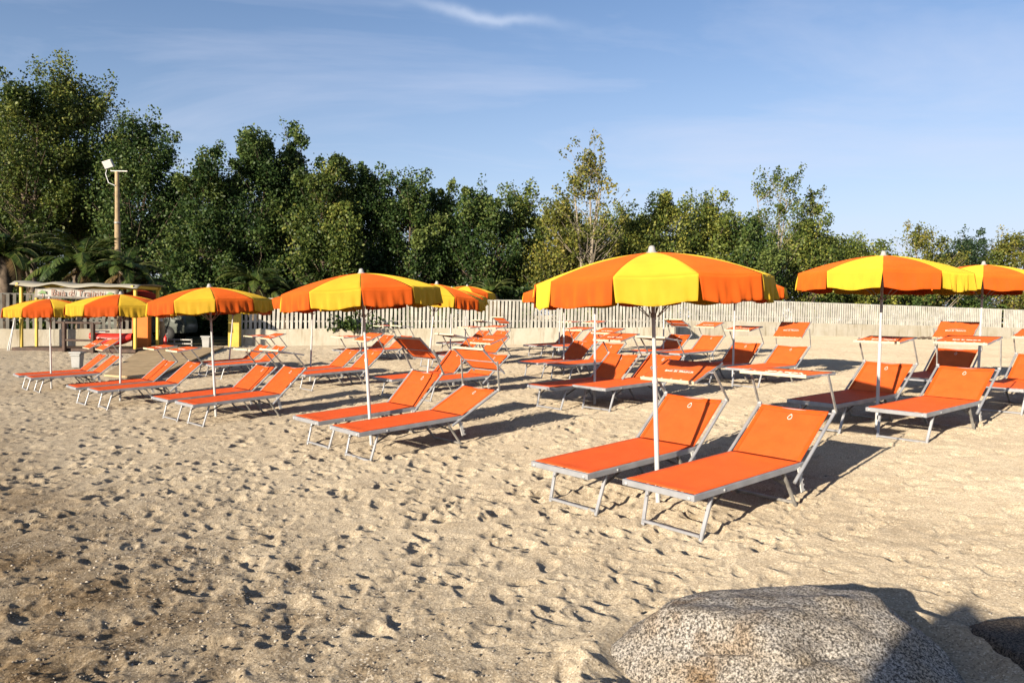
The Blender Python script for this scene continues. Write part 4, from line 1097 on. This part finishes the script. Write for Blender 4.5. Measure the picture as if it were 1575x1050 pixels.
palm(8, 395, 30.5, 2.1, 34, 501, 'bright green palm at the left edge beside the hut')
palm(128, 412, 31.0, 2.6, 34, 502, 'wide dark palm arching behind the hut roof')
palm(192, 418, 30.2, 1.9, 26, 503, 'palm with dry fronds behind the floodlight pole', dry=9)
palm(224, 436, 30.6, 1.3, 20, 504, 'small palm with pale tips above the orange gate pillar', dry=5)
palm(392, 440, 33.0, 1.8, 26, 505, 'palm rising behind the third front parasol beside the gate')
palm(440, 448, 34.0, 1.5, 22, 506, 'low palm left of the middle parasol behind the fence')
palm(755, 452, 38.5, 1.7, 22, 507, 'palm with straw coloured fronds behind the small far parasol', dry=8)
for i, x in enumerate((1290, 1345, 1395, 1440, 1485, 1535, 1580)):
    palm(x, 470 + (x - 1290) * .02, 52.5 + i * .9, 1.3, 20, 520 + i, 'low spiky palm in the row above the dull right fence', trunk=False, dry=3, group='low palms above the right fence')

# ------------------------------------------------------------------ sky, sun, camera
SUN_EL, SUN_AZ = R(14.6), R(53)          # light travels towards SUN_AZ (from +x, counter clockwise)
def build_world():
    w = bpy.data.worlds.new('World'); scene.world = w; w.use_nodes = True; nt = w.node_tree; N = nt.nodes; L = nt.links
    bg = N['Background']; sky = N.new('ShaderNodeTexSky'); sky.sky_type = 'NISHITA'; sky.sun_disc = False
    sky.sun_elevation = SUN_EL; sky.sun_rotation = R(90) - (SUN_AZ + math.pi) ; sky.altitude = 0; sky.air_density = 1.0; sky.dust_density = .6; sky.ozone_density = 3.0
    bg.inputs['Strength'].default_value = .068
    # thin cirrus: streaked noise on the sky dome
    tc = N.new('ShaderNodeTexCoord'); sp = N.new('ShaderNodeSeparateXYZ'); L.new(tc.outputs['Generated'], sp.inputs[0])
    def mth(op, a, b):
        x = N.new('ShaderNodeMath'); x.operation = op
        for s, i in ((a, 0), (b, 1)):
            if isinstance(s, (int, float)): x.inputs[i].default_value = s
            else: L.new(s, x.inputs[i])
        return x.outputs[0]
    zz = mth('MAXIMUM', mth('ADD', sp.outputs['Z'], .12), .02)
    cb = N.new('ShaderNodeCombineXYZ'); L.new(mth('DIVIDE', sp.outputs['X'], zz), cb.inputs[0]); L.new(mth('DIVIDE', sp.outputs['Y'], zz), cb.inputs[1])
    mp = N.new('ShaderNodeMapping'); mp.inputs['Rotation'].default_value = (0, 0, R(-12)); mp.inputs['Scale'].default_value = (.55, .9, 1); L.new(cb.outputs[0], mp.inputs[0])
    no = N.new('ShaderNodeTexNoise'); no.inputs['Scale'].default_value = 1.3; no.inputs['Detail'].default_value = 7; no.inputs['Roughness'].default_value = .58; no.inputs['Distortion'].default_value = .6
    L.new(mp.outputs[0], no.inputs['Vector'])
    mr = N.new('ShaderNodeMapRange'); mr.inputs[1].default_value = .46; mr.inputs[2].default_value = .80; mr.inputs[4].default_value = .55; L.new(no.outputs['Fac'], mr.inputs[0])
    mx = N.new('ShaderNodeMix'); mx.data_type = 'RGBA'; L.new(mr.outputs[0], mx.inputs[0]); tt = N.new('ShaderNodeMix'); tt.data_type = 'RGBA'; tt.blend_type = 'MULTIPLY'; tt.inputs[0].default_value = 1; L.new(sky.outputs[0], tt.inputs[6]); tt.inputs[7].default_value = (.97, .94, 1.0, 1); L.new(tt.outputs[2], mx.inputs[6]); mx.inputs[7].default_value = (4.6, 4.9, 6.0, 1)
    hz = mth('POWER', mth('MAXIMUM', mth('SUBTRACT', 1.0, mth('MULTIPLY', sp.outputs['Z'], 2.1)), 0.0), 2.0)
    mh = N.new('ShaderNodeMix'); mh.data_type = 'RGBA'; L.new(mth('MINIMUM', mth('MULTIPLY', hz, mth('ADD', .80, mth('MULTIPLY', sp.outputs['X'], .55))), .95), mh.inputs[0]); L.new(mx.outputs[2], mh.inputs[6]); mh.inputs[7].default_value = (4.5, 4.85, 5.9, 1)
    # one bright wisp of cirrus high over the beach
    az = mth('ARCTAN2', sp.outputs['X'], sp.outputs['Y']); u = mth('ADD', az, .045); v = mth('ADD', mth('SUBTRACT', sp.outputs['Z'], .352), mth('MULTIPLY', u, .10))
    n2 = N.new('ShaderNodeTexNoise'); n2.inputs['Scale'].default_value = 14; n2.inputs['Detail'].default_value = 6; L.new(tc.outputs['Generated'], n2.inputs['Vector'])
    v = mth('ADD', v, mth('MULTIPLY', mth('SUBTRACT', n2.outputs['Fac'], .5), .03))
    e_ = mth('ADD', mth('POWER', mth('ABSOLUTE', mth('DIVIDE', u, .085), 0), 2.0), mth('POWER', mth('ABSOLUTE', mth('DIVIDE', v, .0065), 0), 2.0))
    wf = mth('MULTIPLY', mth('POWER', 2.718, mth('MULTIPLY', e_, -1.0)), .34)
    mw2 = N.new('ShaderNodeMix'); mw2.data_type = 'RGBA'; L.new(wf, mw2.inputs[0]); L.new(mh.outputs[2], mw2.inputs[6]); mw2.inputs[7].default_value = (6.6, 6.9, 7.6, 1)
    L.new(mw2.outputs[2], bg.inputs['Color'])
build_world()
sd = bpy.data.lights.new('sun', 'SUN'); sd.energy = 4.8; sd.angle = R(.55); sd.color = (1, .875, .70)
so = bpy.data.objects.new('sun', sd); COL.objects.link(so)
dirv = Vector((math.cos(SUN_AZ) * math.cos(SUN_EL), math.sin(SUN_AZ) * math.cos(SUN_EL), -math.sin(SUN_EL)))
so.rotation_euler = dirv.to_track_quat('-Z', 'Y').to_euler(); so.location = (-20, -30, 20)

cd = bpy.data.cameras.new('camera'); cam = bpy.data.objects.new('camera', cd); COL.objects.link(cam)
cd.sensor_fit = 'HORIZONTAL'; cd.sensor_width = 36; cd.lens = 36 * F / 1575; cd.clip_start = .05; cd.clip_end = 4000
mw = Matrix((VR, VU, -VF)).transposed().to_4x4(); mw.translation = CAM; cam.matrix_world = mw
scene.camera = cam
scene.view_settings.view_transform = 'Standard'; scene.view_settings.look = 'None'; scene.view_settings.gamma = 1
scene.view_settings.exposure = 1.25
scene.cycles.max_bounces = 8; scene.cycles.transparent_max_bounces = 12
scene.render.film_transparent = False
